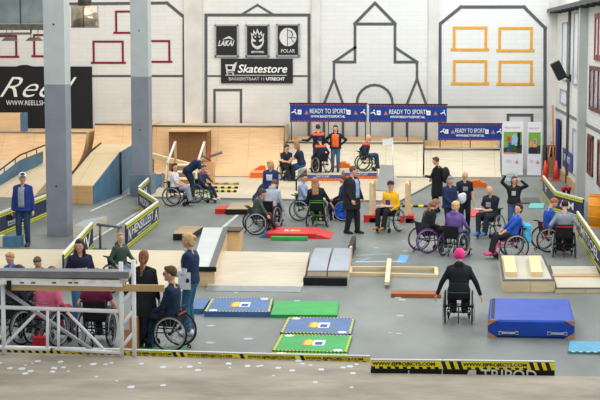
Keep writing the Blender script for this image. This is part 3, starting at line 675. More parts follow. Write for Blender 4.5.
# ------------------------------------------------------------------ floor mats
YB = mat((226, 214, 60), .6, noise=.05)
def floor_mat(c, t, topm, label, left=True, right=True, logo=True, ovals=True, order=0):
    nl, nr, fr, fl = [G(*p, t) for p in c]
    mb = MB(); mb.prism([V((p.x,p.y,0)) for p in (nl,nr,fr,fl)],[nl,nr,fr,fl],topm)
    o = single(mb,'floor_mat',label,'mat','coloured wheelchair-skill mats')
    def q(u, v, z): a = nl.lerp(nr,u); b = fl.lerp(fr,u); p = a.lerp(b,v); return V((p.x,p.y,t+z))
    def patch(us, z, m, mbx): mbx.prism([q(u,v,-.002) for u,v in us],[q(u,v,z) for u,v in us],m)
    mb = MB(); k = 40
    for i in range(k):
        m_ = YB if i % 2 else mat((60,62,40),.6)
        if left: patch([(.008,i/k),(.035,i/k),(.035,(i+1)/k),(.008,(i+1)/k)],.003,YB if i%4 else m_,mb)
        if right: patch([(.965,i/k),(.992,i/k),(.992,(i+1)/k),(.965,(i+1)/k)],.003,YB if i%4 else m_,mb)
        if left or right:
            patch([(i/k,.0),((i+1)/k,.0),((i+1)/k,.03),(i/k,.03)],.003,m_,mb); patch([(i/k,.97),((i+1)/k,.97),((i+1)/k,1),(i/k,1)],.003,m_,mb)
    if left or right: part(mb,'striped_border',o)
    if ovals:
        for (u,v) in ((.13,.09),(.86,.90)) if order == 0 else ((.87,.09),(.13,.90)):
            mb = MB(); patch([(u+.065*math.cos(a*math.pi/8),v+.06*math.sin(a*math.pi/8)) for a in range(16)],.004,WHT,mb); part(mb,'oval_sticker',o)
    if logo:
        mb = MB(); s = 1 if order == 0 else -1
        patch([(.36,.34),(.50,.34),(.50,.66),(.36,.66)],.003,mat((226,120,70)),mb)
        patch([(.50,.34),(.66,.34),(.66,.66),(.50,.66)],.003,mat((220,226,236)),mb)
        patch([(.44+.06*math.cos(a*math.pi/8),.5+.17*math.sin(a*math.pi/8)) for a in range(16)],.005,mat((236,206,60)),mb)
        patch([(.53,.38),(.63,.38),(.63,.54),(.53,.54)],.005,mat((50,70,150)),mb); part(mb,'emblem',o)
    return o
MBL = mat((74, 112, 160), .5, noise=.06, scale=3); MGR = mat((36, 166, 72), .5, noise=.06, scale=3)
floor_mat([(204,311.5),(270,312),(273.5,297.5),(212,298)],.10,MBL,'blue mat with an emblem touching the plain green mat')
floor_mat([(188,308.5),(203,309),(210,299),(196,299)],.10,MBL,'small piece of blue mat showing right of the blonde woman’s legs'.replace('’',"'"),False,False,False,False)
floor_mat([(270.5,314.6),(337,315),(339,301.5),(275,301)],.06,MGR,'plain green mat without emblem between the two blue mats',False,False,False,False)
floor_mat([(280,332.6),(351,334),(355,317.8),(288,317)],.05,MBL,'blue mat with an emblem directly behind the green emblem mat',order=1)
floor_mat([(272,350.4),(347,352.2),(352.5,335.2),(281,334)],.05,MGR,'green mat with an emblem in front of a blue one',order=1)
floor_mat([(268.5,362),(345.5,364),(347.3,353.6),(271.5,352)],.05,MGR,'green striped mat half hidden behind the front barrier',logo=False,order=1)
floor_mat([(131,353),(186,354),(184,347.5),(135,346.8)],.04,MGR,'green mat at the feet of the woman with the ponytail',False,False,False,False)
CY = mat((96,178,206),.5)
o = floor_mat([(568,352),(612,352.5),(612,341.5),(570,341)],.03,mat((82,160,196),.5),'light blue mat at the right edge in front of the crash mat',False,False,False,False)
mb = MB(); a=G(568,352,.03); b=G(612,352.5,.03)
for i in range(12): mb.box((a.x+(b.x-a.x)*i/12,a.y,.03),(a.x+(b.x-a.x)*(i+1)/12,a.y+.05,.034),YB if i%2 else mat((60,62,40),.6))
part(mb,'striped_border',o)
floor_mat([(528.5,208),(543.5,208),(544.5,203),(530.5,202.6)],.03,mat((120,206,200),.5),'small turquoise mat behind the waving woman',False,False,False,False)
floor_mat([(469,216),(481.5,216),(482.5,209.5),(470.5,209)],.03,mat((226,76,72),.5),'red mat on the floor behind the bald man in navy',False,False,False,False)
# grating plate
mb = MB(); P=[G(521,202.6,.04),G(541,202.6,.04),G(538,197.4,.04),G(523,197.4,.04)]; mb.prism([V((p.x,p.y,0)) for p in P],P,mat((84,90,88),.5,.2)); single(mb,'floor_plate','dark grey plate on the floor behind the turquoise mat','plate')
# crash mat
CB = mat((32, 74, 176), .42, noise=.07, scale=2.5, bump=.12)
NLc, NRc, FRc, FLc = G(487.8,319.8,.31), G(574.8,321,.31), G(569,299,.31), G(490,298,.31)
base = V(((NLc.x+NRc.x)/2, (NLc.y+FLc.y)/2, 0))
r = thing('crash_mat', 'thick blue crash mat with tan corners and white handles on the floor', 'mat', base)
def rbox(P, h, m, c=.03):
    cc = sum(P, V())/4; mb = MB(); rings=[]
    def ring(z, k):
        out=[]
        for i,p in enumerate(P):
            pr=(P[i-1]-p).normalized(); nx=(P[(i+1)%4]-p).normalized(); ins=(pr+nx)*k
            for d in (pr, nx): q=p+ins+d*c; out.append(V((q.x,q.y,z)))
        return out
    rs=[ring(0,c),ring(c,0),ring(h-c,0),ring(h,c)]; vs=sum(rs,[])
    fs=[tuple(range(7,-1,-1)),tuple(range(24,32))]
    for k in range(3):
        for i in range(8): j=(i+1)%8; fs.append((k*8+i,k*8+j,k*8+8+j,k*8+8+i))
    mb.add(vs,fs,m); return mb
part(rbox([NLc,NRc,FRc,FLc],.31,CB),'mat_body',r)
TANL = mat((196,140,96),.6)
for s,(p) in ((1,NLc),(-1,NRc)):
    for zt in (0, 1):
        mb=MB(); z0,z1=(0.0,.1) if zt==0 else (.31,.21); y=p.y-.006+ (0 if True else 0)
        tdir=(NRc-NLc).normalized()*s
        A=V((p.x,p.y-.008,z0)); B=A+tdir*.17; C_=V((p.x,p.y-.008,z1))
        mb.prism([A,B,C_],[q+V((0,.02,0)) for q in (A,B,C_)],TANL); part(mb,'corner_patch',r)
for u in (.24,.80):
    p=NLc.lerp(NRc,u); mb=MB(); mb.box((p.x-.16,p.y-.03,.07),(p.x+.16,p.y-.012,.105),mat((190,196,206),.5)); mb.box((p.x-.17,p.y-.03,.06),(p.x-.12,p.y+.0,.115),mat((190,196,206),.5)); mb.box((p.x+.12,p.y-.03,.06),(p.x+.17,p.y+.0,.115),mat((190,196,206),.5)); part(mb,'handle',r)
mb=MB(); a=FLc.lerp(NLc,.04)+V((.04,0,0)); b=FLc.lerp(NLc,.93)+V((.05,0,0)); mb.prism([a,a+V((.06,0,0)),b+V((.06,0,0)),b],[q+V((0,0,.006)) for q in (a,a+V((.06,0,0)),b+V((.06,0,0)),b)],BK); part(mb,'strap',r)

# ------------------------------------------------------------------ advertising barriers
NAVY = mat((30, 40, 78), .45, noise=.05); TYEL = mat((216, 218, 60), .55, noise=.04); TAPE = mat((250, 232, 50), .5, noise=.03)
def barrier(a, b, h, label, words, tape=.10, base=NAVY, group='advertising barriers'):
    a, b = V(a), V(b); d = b-a; u = d.normalized(); nrm = u.cross(V((0,0,1))); 
    r = thing('advertising_barrier', label, 'barrier', (a+b)/2, 0, group)
    def pan(s0, s1, z0, z1, off, m, mb, th=.01):
        q=[a+u*s0, a+u*s1]; q=[V((p.x,p.y,0)) for p in q]
        o_=nrm*off; t_=nrm*(off-th) if off>0 else nrm*(off+th)
        A=[q[0]+t_,q[1]+t_,q[1]+o_,q[0]+o_]
        mb.prism([p+V((0,0,z0)) for p in A],[p+V((0,0,z1)) for p in A],m)
    Ln=d.length
    mb=MB(); pan(0,Ln,0.02,h-.02,.02,base,mb,.04); part(mb,'panel',r)
    mb=MB(); pan(-.01,Ln+.01,h-.02,h+.01,.025,WHT,mb,.05); part(mb,'top_rail',r)
    for z0,z1 in ((h-.02-tape,h-.02),(.02,.02+tape)):
        mb=MB(); k=max(3,int(Ln/.13)); pan(0,Ln,z0,z1,.026,TYEL,mb,.005)
        for i in range(k):
            pan(Ln*(i+.1)/k,Ln*(i+.75)/k,z0+tape*.35,z1-tape*.35,.029,mat((100,104,40),.6),mb,.003)
        part(mb,'tape',r)
    for (w,s,z,hh,wd) in words:
        text(w, a+u*(Ln*s)+nrm*.03+V((0,0,h*z)), u*(Ln*wd), V((0,0,h*hh)), WHT, 'lettering', r, bold=.015)
    return r
HB = .63
WD = [('HENSILLEST',.14,.42,.36,.66),('sportservice',.3,.22,.13,.42),('N',.04,.28,.5,.07),('A',.85,.26,.5,.10)]
barrier(G(126,249.5), G(158,223.5), HB, 'navy banner barrier with yellow tape edge behind the boy in green', WD)
barrier(G(158,223), G(139.5,208.5), HB, 'short navy banner barrier turned back toward the farther column', []) if False else None
barrier(G(139,209), G(157.5,222.5), HB, 'short navy banner barrier set crosswise in the zigzag by the farther column', [('WILSON',.1,.4,.3,.5)])
barrier(G(139.2,207), G(148.5,197), HB, 'farthest short navy banner barrier in front of the farther column', [('N',.4,.4,.3,.3)])
barrier(G(63.5,283), G(92.5,247.5), HB, 'navy banner barrier with yellow tape edge behind the woman with long dark hair', [('NV',.46,.24,.54,.42),('S',.1,.24,.5,.16)])
barrier(G(-24,247), G(46.5,216), HB, 'navy banner barrier behind the man in the cap and the nearer column', [('Nationale',.40,.40,.12,.24),('Paralympische',.40,.28,.09,.3)])
barrier(G(543,194.5), G(555,211.5), HB, 'navy banner barrier beside the traffic cones on the right', [('Y',.2,.4,.3,.25)])
barrier(G(555.2,212), G(583,220.5), HB, 'navy banner barrier turned toward the white side wall', [('A M',.2,.35,.35,.5)])
barrier(G(577,235), G(606,283), HB, 'long navy banner barrier on the right beside the orange barrel', [('N',.05,.26,.5,.1),('MITSOEL',.20,.40,.36,.62),('sportservice',.25,.22,.13,.45)])
# front tape barriers
def tape_board(a, b, h, label, words, url='WWW.EJPROJECTS.COM', band=.15, nrep=1, urls=None):
    a, b = V(a), V(b); a.z = b.z = 0; d=b-a; u=d.normalized(); nrm=u.cross(V((0,0,1))); Ln=d.length
    r=thing('advertising_barrier',label,'barrier',(a+b)/2,0,'front tape barriers')
    def pan(s0,s1,z0,z1,off,m,mb,th):
        q=[a+u*s0,a+u*s1]; A=[q[0]+nrm*(off-th),q[1]+nrm*(off-th),q[1]+nrm*off,q[0]+nrm*off]
        mb.prism([p+V((0,0,z0)) for p in A],[p+V((0,0,z1)) for p in A],m)
    mb=MB(); pan(0,Ln,.0,h-.015,.02,mat((20,21,24),.5),mb,.04); part(mb,'panel',r)
    mb=MB(); pan(0,Ln,h-.015,h,.024,WHT,mb,.048); part(mb,'top_rail',r)
    mb=MB(); pan(0,Ln,h-.02-band,h-.02,.026,TAPE,mb,.005)
    k=int(Ln/.11)
    for i in range(k):
        s=Ln*i/k; inside=any(x0*Ln-.05<s<x1*Ln+.02 for x0,x1 in (urls or []))
        w=Ln/k
        def para(z0,z1,sk):
            A=[a+u*(s+w*.1)+nrm*.028+V((0,0,z0)),a+u*(s+w*.6)+nrm*.028+V((0,0,z0)),a+u*(s+w*.6+sk)+nrm*.028+V((0,0,z1)),a+u*(s+w*.1+sk)+nrm*.028+V((0,0,z1))]
            mb.prism([p-nrm*.004 for p in A],A,BK)
        if not inside: para(h-.02-band,h-.02,-.04)
        else: para(h-.02-band,h-.02-band*.72,-.01)
    part(mb,'tape',r)
    for x0,x1 in (urls or []):
        text(url,a+u*(x0*Ln)+nrm*.031+V((0,0,h-.02-band*.70)),u*((x1-x0)*Ln),V((0,0,band*.56)),BK,'lettering',r,bold=.035)
    for (w,s,z,hh,wd) in words: text(w,a+u*(Ln*s)+nrm*.03+V((0,0,z)),u*(Ln*wd),V((0,0,hh)),WHT,'lettering',r,bold=.01)
    return r
eL, eR = pa, pb
def edge_pt(px, py, off=.05): p=G(px,py,DZ); return V((p.x,p.y+off,0))
y_a = edge_pt(-30,351.5,.12); y_b = edge_pt(121,355.5,.10); y_c=edge_pt(240,359.3,.1); y_d=edge_pt(369.5,362.3,.1)
tape_board(y_a,y_b,.53,'black and yellow tape barrier standing behind the white scaffold',[],band=.085,urls=[(.62,.92)])
tape_board(y_b+V((.01,0,0)),y_c,.53,'black and yellow tape barrier at the feet of the man with glasses',[],band=.085,urls=[(.06,.42),(.55,.93)])
tape_board(y_c+V((.01,0,0)),y_d,.53,'black and yellow tape barrier in front of the green emblem mat',[],band=.085,urls=[(.05,.42),(.5,.95)])
t0=edge_pt(370.5,373.3,.08); t1=edge_pt(442,374,.08); t2=edge_pt(555,375.4,.08)
o=tape_board(t0,t1,.64,'black advertising board with tape edge and a small white mark',[('&',.52,DZ-.03,.07,.03)],band=.11,urls=[(.02,.9)])
o=tape_board(t1+V((.01,0,0)),t2,.64,'black advertising board with large white lettering cut off by the deck edge',[('TRIPOD',.34,.345,.17,.50)],band=.11,urls=[(.18,.75)])
mb=MB(); u=(t2-t1).normalized(); q=t1+u*.26*(t2-t1).length*.78; mb.prism([q+V((0,-.025,.36)),q+V((.16,-.025,.36)),q+V((.16,-.025,.50)),q+V((.06,-.025,.50))],[q+V((0,-.034,.36)),q+V((.16,-.034,.36)),q+V((.16,-.034,.50)),q+V((.06,-.034,.50))],WHT); part(mb,'mark',o)
# black posts with red tops at the barrier corner
for px,lb in ((563.3,'black post with a red cap at the barrier corner, left one of two'),(568.2,'black post with a red cap at the barrier corner, right one of two')):
    p=G(px,213.5); r=thing('barrier_post',lb,'post',p,0,'red-capped posts'); mb=MB(); mb.tube((0,0,0),(0,0,.03),.14,BLACK,n=16); mb.tube((0,0,0),(0,0,.70),.05,BLACK); mb.build('pole',r)
    mb=MB(); mb.tube((0,0,.70),(0,0,.80),.085,mat((190,30,44),.4),n=14); mb.build('cap',r)
# barrel
p=G(600.5,226.5)+V((-.05,0,0)); r=thing('oil_barrel','orange oil barrel beyond the barrier by the right wall','barrel',p)
BO=mat((250,160,34),.4,noise=.05); mb=MB()
mb.tube((0,0,0),(0,0,.88),.295,BO,n=28)
for z in (.01,.29,.59,.87): mb.torus((0,0,z),(0,0,1),.295,.014,BO,n=28,k=6)
mb.build('drum',r); mb=MB(); mb.tube((0,0,.88),(0,0,.885),.27,mat((214,120,24),.4),n=24); mb.tube((.15,0,.885),(.15,0,.9),.035,STEEL); mb.build('lid',r)

# ------------------------------------------------------------------ banners, posters and signs
BB = mat((16, 58, 138), .5, noise=.05); BRD = mat((120, 50, 96), .6)
def sport_banner(px0, px1, py0, py1, Y, label, zdeck, n_=24):
    a=at(px0,py1,Y); b=at(px1,py0,Y); w=b.x-a.x; h=b.z-a.z
    r=thing('sport_banner',label,'banner',((a.x+b.x)/2,Y,zdeck),0,'blue sport banners')
    mb=MB(); mb.box((a.x,Y,a.z),(b.x,Y+.02,b.z),BB); part(mb,'cloth',r)
    for zz0,zz1 in ((b.z-.05,b.z),(a.z,a.z+.06)):
        mb=MB()
        for i in range(n_*2):
            x0=a.x+w*i/(n_*2); x1=a.x+w*(i+1)/(n_*2); m_=mat((150,70,76),.6) if i%2 else mat((84,40,96),.6)
            mb.box((x0,Y-.006,zz0),(x1,Y,zz1),m_)
        part(mb,'border',r)
    mb=MB(); mb.box((a.x-.03,Y-.01,b.z),(b.x+.03,Y+.03,b.z+.05),BK)
    for x in (a.x+.05,(a.x+b.x)/2,b.x-.05): mb.tube((x,Y+.05,zdeck),(x,Y+.05,b.z+.05),.02,mat((60,62,66),.5))
    part(mb,'rail',r)
    R_=V((1,0,0)); U_=V((0,0,1)); o_=V((a.x,Y-.004,a.z))
    text('READY TO SPORT!',o_+R_*(w*.26)+U_*(h*.48),R_*(w*.48),U_*(h*.26),WHT,'lettering',r,bold=0)
    text('WWW.READYTOSPORT.NL',o_+R_*(w*.27)+U_*(h*.24),R_*(w*.45),U_*(h*.14),WHT,'lettering',r,bold=.02)
    for u_ in (.10,.74):
        mb=MB(); mb.box((a.x+w*u_,Y-.008,a.z+h*.42),(a.x+w*(u_+.05),Y,a.z+h*.68),WHT); mb.box((a.x+w*(u_+.012),Y-.012,a.z+h*.5),(a.x+w*(u_+.036),Y-.002,a.z+h*.6),mat((214,140,170))); part(mb,'emblem',r)
    for u_ in (.19,.83):
        mb=MB(); c=V((a.x+w*u_,Y-.006,a.z+h*.42)); mb.prism([c,c+V((.16,0,0)),c+V((.08,0,.16))],[q+V((0,.006,0)) for q in (c,c+V((.16,0,0)),c+V((.08,0,.16)))],mat((190,120,90))); part(mb,'emblem',r)
    for u_ in (.02,.92):
        mb=MB(); c=V((a.x+w*u_,Y-.01,a.z+h*.5)); mb.tube(c,c+V((.12,0,.06)),.025,WHT,n=6); mb.tube(c+V((.12,0,.06)),c+V((.2,0,-.06)),.025,WHT,n=6); mb.ell(c+V((.14,0,.12)),(.03,.01,.03),WHT); part(mb,'emblem',r)
    return r
sport_banner(290,366.8,104.2,121.8,59.2,'blue sport banner hung highest, the left one of the pair',1.17)
sport_banner(369,447,105.2,122.2,59.2,'blue sport banner hung highest, the right one of the pair',1.17)
sport_banner(438.8,502,124.5,140.3,58.9,'blue sport banner hung lower, beside the roll-up stands',.96)
def wall_sign(px0,px1,py0,py1,m,name,label,cat,frame_m=None,Y=YW-.02,th=.05,group=None):
    a=at(px0,py1,Y); b=at(px1,py0,Y)
    r=thing(name,label,cat,((a.x+b.x)/2,Y,a.z),0,group)
    mb=MB(); mb.box((a.x,Y-th,a.z),(b.x,Y,b.z),m); part(mb,'panel',r)
    if frame_m:
        mb=MB(); f=.06
        mb.box((a.x-f,Y-th-.02,a.z-f),(a.x,Y,b.z+f),frame_m); mb.box((b.x,Y-th-.02,a.z-f),(b.x+f,Y,b.z+f),frame_m)
        mb.box((a.x-f,Y-th-.02,b.z),(b.x+f,Y,b.z+f),frame_m); mb.box((a.x-f-.03,Y-th-.02,a.z-f),(b.x+f+.03,Y,a.z),frame_m); part(mb,'frame',r)
    return r,a,b,Y-th-.003
SB=mat((34,36,38),.5,noise=.04); LG=mat((206,210,210),.6); FRM=mat((158,160,156),.5)
def tp_(a,b,yy,u,v): return V((a.x+(b.x-a.x)*u,yy,a.z+(b.z-a.z)*v))
def poly(mb,pts,m,yy,a,b,d=.006):
    A=[tp_(a,b,yy,u,v) for u,v in pts]; mb.prism([p-V((0,d,0)) for p in A],A,m)
PG='framed black posters on the back wall'
r,a,b,yy=wall_sign(216.5,237,26,55.3,SB,'poster','framed black poster with slanted white lettering','poster',FRM,group=PG)
w=b.x-a.x;h=b.z-a.z
text('LAKAI',tp_(a,b,yy,.08,.32),V((w*.80,0,0)),V((0,0,h*.19)),LG,'lettering',r,shear=.35,bold=.03)
mb=MB(); poly(mb,[(.28,.54),(.62,.66),(.88,.52),(.60,.58)],LG,yy,a,b); part(mb,'emblem',r)
r,a,b,yy=wall_sign(247.3,267.8,26,55.3,SB,'poster','framed black poster with a grinning flame head','poster',FRM,group=PG)
mb=MB(); fl_=[(.20,.45),(.24,.34),(.36,.24),(.5,.20),(.64,.24),(.76,.34),(.82,.48),(.80,.62),(.84,.76),(.74,.70),(.70,.84),(.60,.74),(.50,.92),(.42,.76),(.30,.88),(.30,.72),(.18,.78),(.22,.62)]
poly(mb,fl_,LG,yy,a,b)
poly(mb,[(.5+(u-.5)*.78,.48+(v-.48)*.74) for u,v in fl_],SB,yy-.008,a,b)
for s in (-1,1): poly(mb,[(.5+s*.06,.50),(.5+s*.24,.58),(.5+s*.22,.48),(.5+s*.12,.46)],LG,yy-.016,a,b)
poly(mb,[(.26,.42),(.38,.34),(.5,.31),(.62,.34),(.74,.42),(.62,.28),(.5,.25),(.38,.28)],LG,yy-.016,a,b)
poly(mb,[(.34,.62),(.42,.60),(.46,.68)],LG,yy-.016,a,b); poly(mb,[(.66,.62),(.58,.60),(.54,.68)],LG,yy-.016,a,b)
part(mb,'emblem',r)
text('SPITFIRE',tp_(a,b,yy,.2,.08),V(((b.x-a.x)*.62,0,0)),V((0,0,(b.z-a.z)*.07)),LG,'lettering',r,bold=.03)
r,a,b,yy=wall_sign(278,298.3,25.5,55,SB,'poster','framed black poster with a pale round emblem','poster',FRM,group=PG)
mb=MB(); poly(mb,[(.5+.42*math.cos(i*math.pi/16),.61+.31*math.sin(i*math.pi/16)) for i in range(32)],LG,yy,a,b)
poly(mb,[(.46,.31),(.49,.31),(.49,.91),(.46,.91)],SB,yy-.008,a,b); poly(mb,[(.46,.58),(.90,.58),(.90,.60),(.46,.60)],SB,yy-.008,a,b)
poly(mb,[(.60,.58),(.63,.59),(.84,.40),(.81,.39)],SB,yy-.008,a,b); poly(mb,[(.70,.60),(.74,.68),(.70,.80),(.5,.86),(.5,.84),(.66,.78),(.70,.68),(.67,.60)],SB,yy-.008,a,b); part(mb,'emblem',r)
text('POLAR',tp_(a,b,yy,.16,.08),V(((b.x-a.x)*.68,0,0)),V((0,0,(b.z-a.z)*.12)),LG,'lettering',r)
r,a,b,yy=wall_sign(221.2,292.8,58.6,83,SB,'shop_sign','wide black shop sign with white lettering under the three posters','sign')
w=b.x-a.x;h=b.z-a.z
text('Skatestore',tp_(a,b,yy,.235,.42),V((w*.69,0,0)),V((0,0,h*.34)),WHT,'lettering',r,shear=.25,bold=.015)
text('BAKKERSTRAAT 11',tp_(a,b,yy,.11,.11),V((w*.49,0,0)),V((0,0,h*.13)),LG,'lettering',r)
text('UTRECHT',tp_(a,b,yy,.63,.11),V((w*.26,0,0)),V((0,0,h*.13)),WHT,'lettering',r,bold=.03)
mb=MB(); poly(mb,[(.06,.31),(.92,.31),(.92,.335),(.06,.335)],LG,yy,a,b); part(mb,'underline',r)
mb=MB()
poly(mb,[(.06,.76),(.18,.76),(.20,.84),(.225,.86),(.22,.80),(.19,.48),(.09,.48),(.09,.44),(.18,.44),(.18,.42),(.075,.42),(.075,.52)],LG,yy,a,b)
poly(mb,[(.09,.70),(.16,.70),(.155,.56),(.095,.56)],SB,yy-.008,a,b); part(mb,'emblem',r)
for u in (.09,.17): mb=MB() if u==.09 else (part(mb,'cart_wheel',r) and MB()); poly(mb,[(u+.011*math.cos(i*math.pi/5),.375+.035*math.sin(i*math.pi/5)) for i in range(10)],LG,yy,a,b)
part(mb,'cart_wheel',r)
# big black shop banner on the left
BNR=mat((26,27,31),.6,noise=.06,scale=2)
r,a,b,yy=wall_sign(-18,92,66.5,131,BNR,'shop_banner','large black shop banner with white script high behind the left ramps','banner')
w=b.x-a.x;h=b.z-a.z
f=lambda px:(px+18)/110.0; g=lambda py:(131-py)/64.5
text('Reell',tp_(a,b,yy,f(1),g(97)),V((w*76/110,0,0)),V((0,0,h*20/64.5)),WHT,'lettering',r,shear=.55,bold=-.008)
text('WWW.REELLSHOP.COM',tp_(a,b,yy,f(7),g(105)),V((w*60/110,0,0)),V((0,0,h*4.8/64.5)),WHT,'lettering',r)
mb=MB(); poly(mb,[(f(18),1),(f(22),1.02),(f(28),1.025),(f(34),1.0)],BNR,yy,a,b); part(mb,'top_fold',r)
# blue poster and dark blue hanging on the right wall
mb=MB(); mb.box((XW-.05,52.7,.50),(XW-.02,56.4,1.17),BB)
o=single(mb,'wall_banner','blue banner fixed on the right wall beside the cones','banner')
mb=MB(); mb.box((XW-.056,52.7,.50),(XW-.05,56.4,.57),BRD); part(mb,'border',o)
tx=text('SPORT!',V((XW-.055,55.9,.76)),V((0,-2.4,0)),V((0,0,.24)),WHT,'lettering',o,bold=.02,depth=.003)
mb=MB(); mb.box((XW-.16,57.4,.05),(XW-.06,58.3,2.15),mat((24,36,92),.6)); single(mb,'wall_curtain','narrow dark blue banner hanging by the far right corner','banner')
# roll-up banners
def rollup(px0,px1,py0,py1,label,k):
    Y=G((px0+px1)/2,py1).y; a=at(px0,py1,Y); b=at(px1,py0,Y); a.z=0.0; w=b.x-a.x; h=b.z
    r=thing('rollup_banner',label,'banner',((a.x+b.x)/2,Y,0),0,'white roll-up banners')
    mb=MB(); mb.cbox((a.x-.02,Y-.1,0),(b.x+.02,Y+.1,.08),mat((170,172,174),.4,.5)); part(mb,'base',r)
    mb=MB(); mb.box((a.x,Y-.005,.08),(b.x,Y+.005,h),mat((228,230,236),.5,noise=.02)); part(mb,'sheet',r)
    mb=MB(); mb.tube(((a.x+b.x)/2,Y+.03,.08),((a.x+b.x)/2,Y+.03,h),.012,STEEL); part(mb,'pole',r)
    yy=Y-.006; bb=V((b.x,Y,h)); 
    text('READYTOSPORT',tp_(a,bb,yy,.12,.87),V((w*.72,0,0)),V((0,0,.06)),mat((226,110,60)),'lettering',r)
    mb=MB(); P_=lambda pts,c,d=0:poly(mb,pts,mat(c,.6,noise=.1,scale=12),yy-d,a,bb,.003)
    P_([(.06,.42),(.94,.42),(.94,.81),(.06,.81)],(120,170,70)); P_([(.06,.42),(.94,.42),(.94,.58),(.06,.52)],(52,62,60),.004)
    if k==0:
        P_([(.72,.50),(.86,.50),(.86,.80),(.72,.80)],(30,34,30),.006)
        P_([(.44,.56),(.70,.56),(.74,.70),(.6,.78),(.46,.74)],(150,190,214),.008); P_([(.24,.64),(.40,.64),(.40,.72),(.24,.74)],(220,60,50),.010)
        P_([(.5+.16*math.cos(i*math.pi/8),.51+.07*math.sin(i*math.pi/8)) for i in range(16)],(40,90,50),.010); P_([(.22,.44),(.45,.44),(.42,.62),(.3,.62)],(50,90,160),.009)
        P_([(.06,.42),(.70,.42),(.70,.44),(.06,.44)],(226,120,50),.012)
    else:
        P_([(.15,.54),(.34,.54),(.36,.68),(.2,.68)],(232,140,90),.008); P_([(.40,.54),(.66,.54),(.62,.70),(.44,.70)],(236,170,130),.008); P_([(.46,.60),(.58,.60),(.58,.68),(.46,.68)],(90,110,180),.011)
        P_([(.15,.42),(.70,.42),(.70,.5),(.38,.54),(.15,.54)],(40,38,60),.009)
    part(mb,'photo',r)
    mb=MB(); q=tp_(a,bb,yy-.004,.62,.24); mb.prism([q,q+V((.14,0,0)),q+V((.07,0,.16))],[p-V((0,.004,0)) for p in (q,q+V((.14,0,0)),q+V((.07,0,.16)))],mat((214,140,120)))
    for v in (.26,.29): poly(mb,[(.2,v),(.45,v),(.45,v+.012),(.2,v+.012)],mat((200,200,210)),yy-.002,a,bb)
    part(mb,'emblem',r)
    return r
rollup(501.8,523.6,121.4,176.3,'wide white roll-up banner with a wheelchair photo, left of the two',0)
rollup(527,541.8,122,176.6,'narrower white roll-up banner with a couple photo, right of the two',1)
# white notice standing in front of the left roll-up
mb=MB(); p=G(511,181); mb.box((p.x-.22,p.y-.02,0),(p.x+.22,p.y+.01,.34),mat((216,232,232),.5)); o=single(mb,'notice_board','small white notice standing before the wider roll-up banner','sign')
text('TOTAAL',V((p.x-.16,p.y-.022,.12)),V((.3,0,0)),V((0,0,.06)),mat((70,80,90)),'lettering',o)
text('sportservice',V((p.x-.16,p.y-.022,.22)),V((.3,0,0)),V((0,0,.05)),mat((90,90,90)),'lettering',o)
# hand truck, plank, boards by the wall corner
p=G(551.5,177); r=thing('hand_truck','red-framed hand truck with brown boards by the far right corner','hand truck',p)
HT=mat((150,70,54),.5)
mb=MB()
for x in (-.14,.14): mb.tube((x,0,.05),(x,.12,1.2),.02,HT)
for z in (.3,.6,.9,1.18): mb.tube((-.14,.1*z,z),(.14,.1*z,z),.016,HT)
mb.build('frame',r); mb=MB(); mb.box((-.12,-.04,.1),(.12,0,.75),mat((140,100,60),.7)); mb.build('board',r)
for x in (-.19,.19): mb=MB(); mb.torus((x,.1,.12),(1,0,0),.09,.03,BLACK,n=16,k=6); mb.build('wheel',r)
mb=MB(); a=G(553.8,177); mb.tube((a.x,a.y,0),(a.x+.06,a.y+1.8,2.62),.035,mat((190,128,80),.6),n=6); single(mb,'wooden_pole','long brown wooden pole leaning in the far right corner','pole')
mb=MB(); a=G(545.8,176.5); mb.tube((a.x,a.y,0),(a.x+.25,a.y+.8,1.28),.03,mat((200,160,110),.6),n=6); single(mb,'wooden_stick','short pale stick leaning behind the hand truck','stick')
mb=MB(); mb.box((4.7,58.6,0),(5.1,60.1,1.0),mat((36,38,44),.6)); single(mb,'dark_box','dark box tucked in the far right corner behind the cones','box')
# loudspeaker with bracket, downpipe
Yp=54.6
mb=MB(); mb.tube((XW-.06,Yp,0),(XW-.06,Yp,6.3),.05,mat((104,104,100),.5)); single(mb,'downpipe','grey vertical pipe on the right wall behind the loudspeaker','pipe')
c=at(558.6,70.5,54.0); r=thing('loudspeaker','black loudspeaker tilted on a bracket high on the right wall','speaker',c)
M_=Matrix.Rotation(R(25),4,'Y')
Mz=Matrix.Rotation(R(-20),4,'X')@M_ if False else M_
mb=MB(); mb.cbox((-.17,-.18,-.33),(.17,.2,.33),mat((26,28,30),.5),.02,Matrix.Rotation(R(-27),4,'Y')); mb.build('cabinet',r)
mb=MB(); mb.cbox((-.15,-.2,-.30),(.15,-.178,.30),mat((40,42,44),.8,noise=.2,scale=60),.01,Matrix.Rotation(R(-27),4,'Y')); mb.build('grille',r)
mb=MB(); mb.tube((.15,.1,-.22),(XW-c.x-.04,.3,-.26),.03,BLACK); mb.box((XW-c.x-.06,.2,-.4),(XW-c.x-.01,.42,-.14),BLACK); mb.build('bracket',r)
# cable tray along the top of the right wall
mb=MB()
mb.box((4.78,30,6.22),(5.19,YW-.1,6.27),mat((70,74,78),.5,.4)); mb.box((4.78,30,6.27),(4.81,YW-.1,6.36),mat((70,74,78),.5,.4))
for i in range(18): y=31+i*1.6; mb.box((4.74,y,6.16),(5.19,y+.12,6.22),mat((50,52,56),.5))
single(mb,'cable_tray','dark cable tray running along the top of the right wall','cable tray')
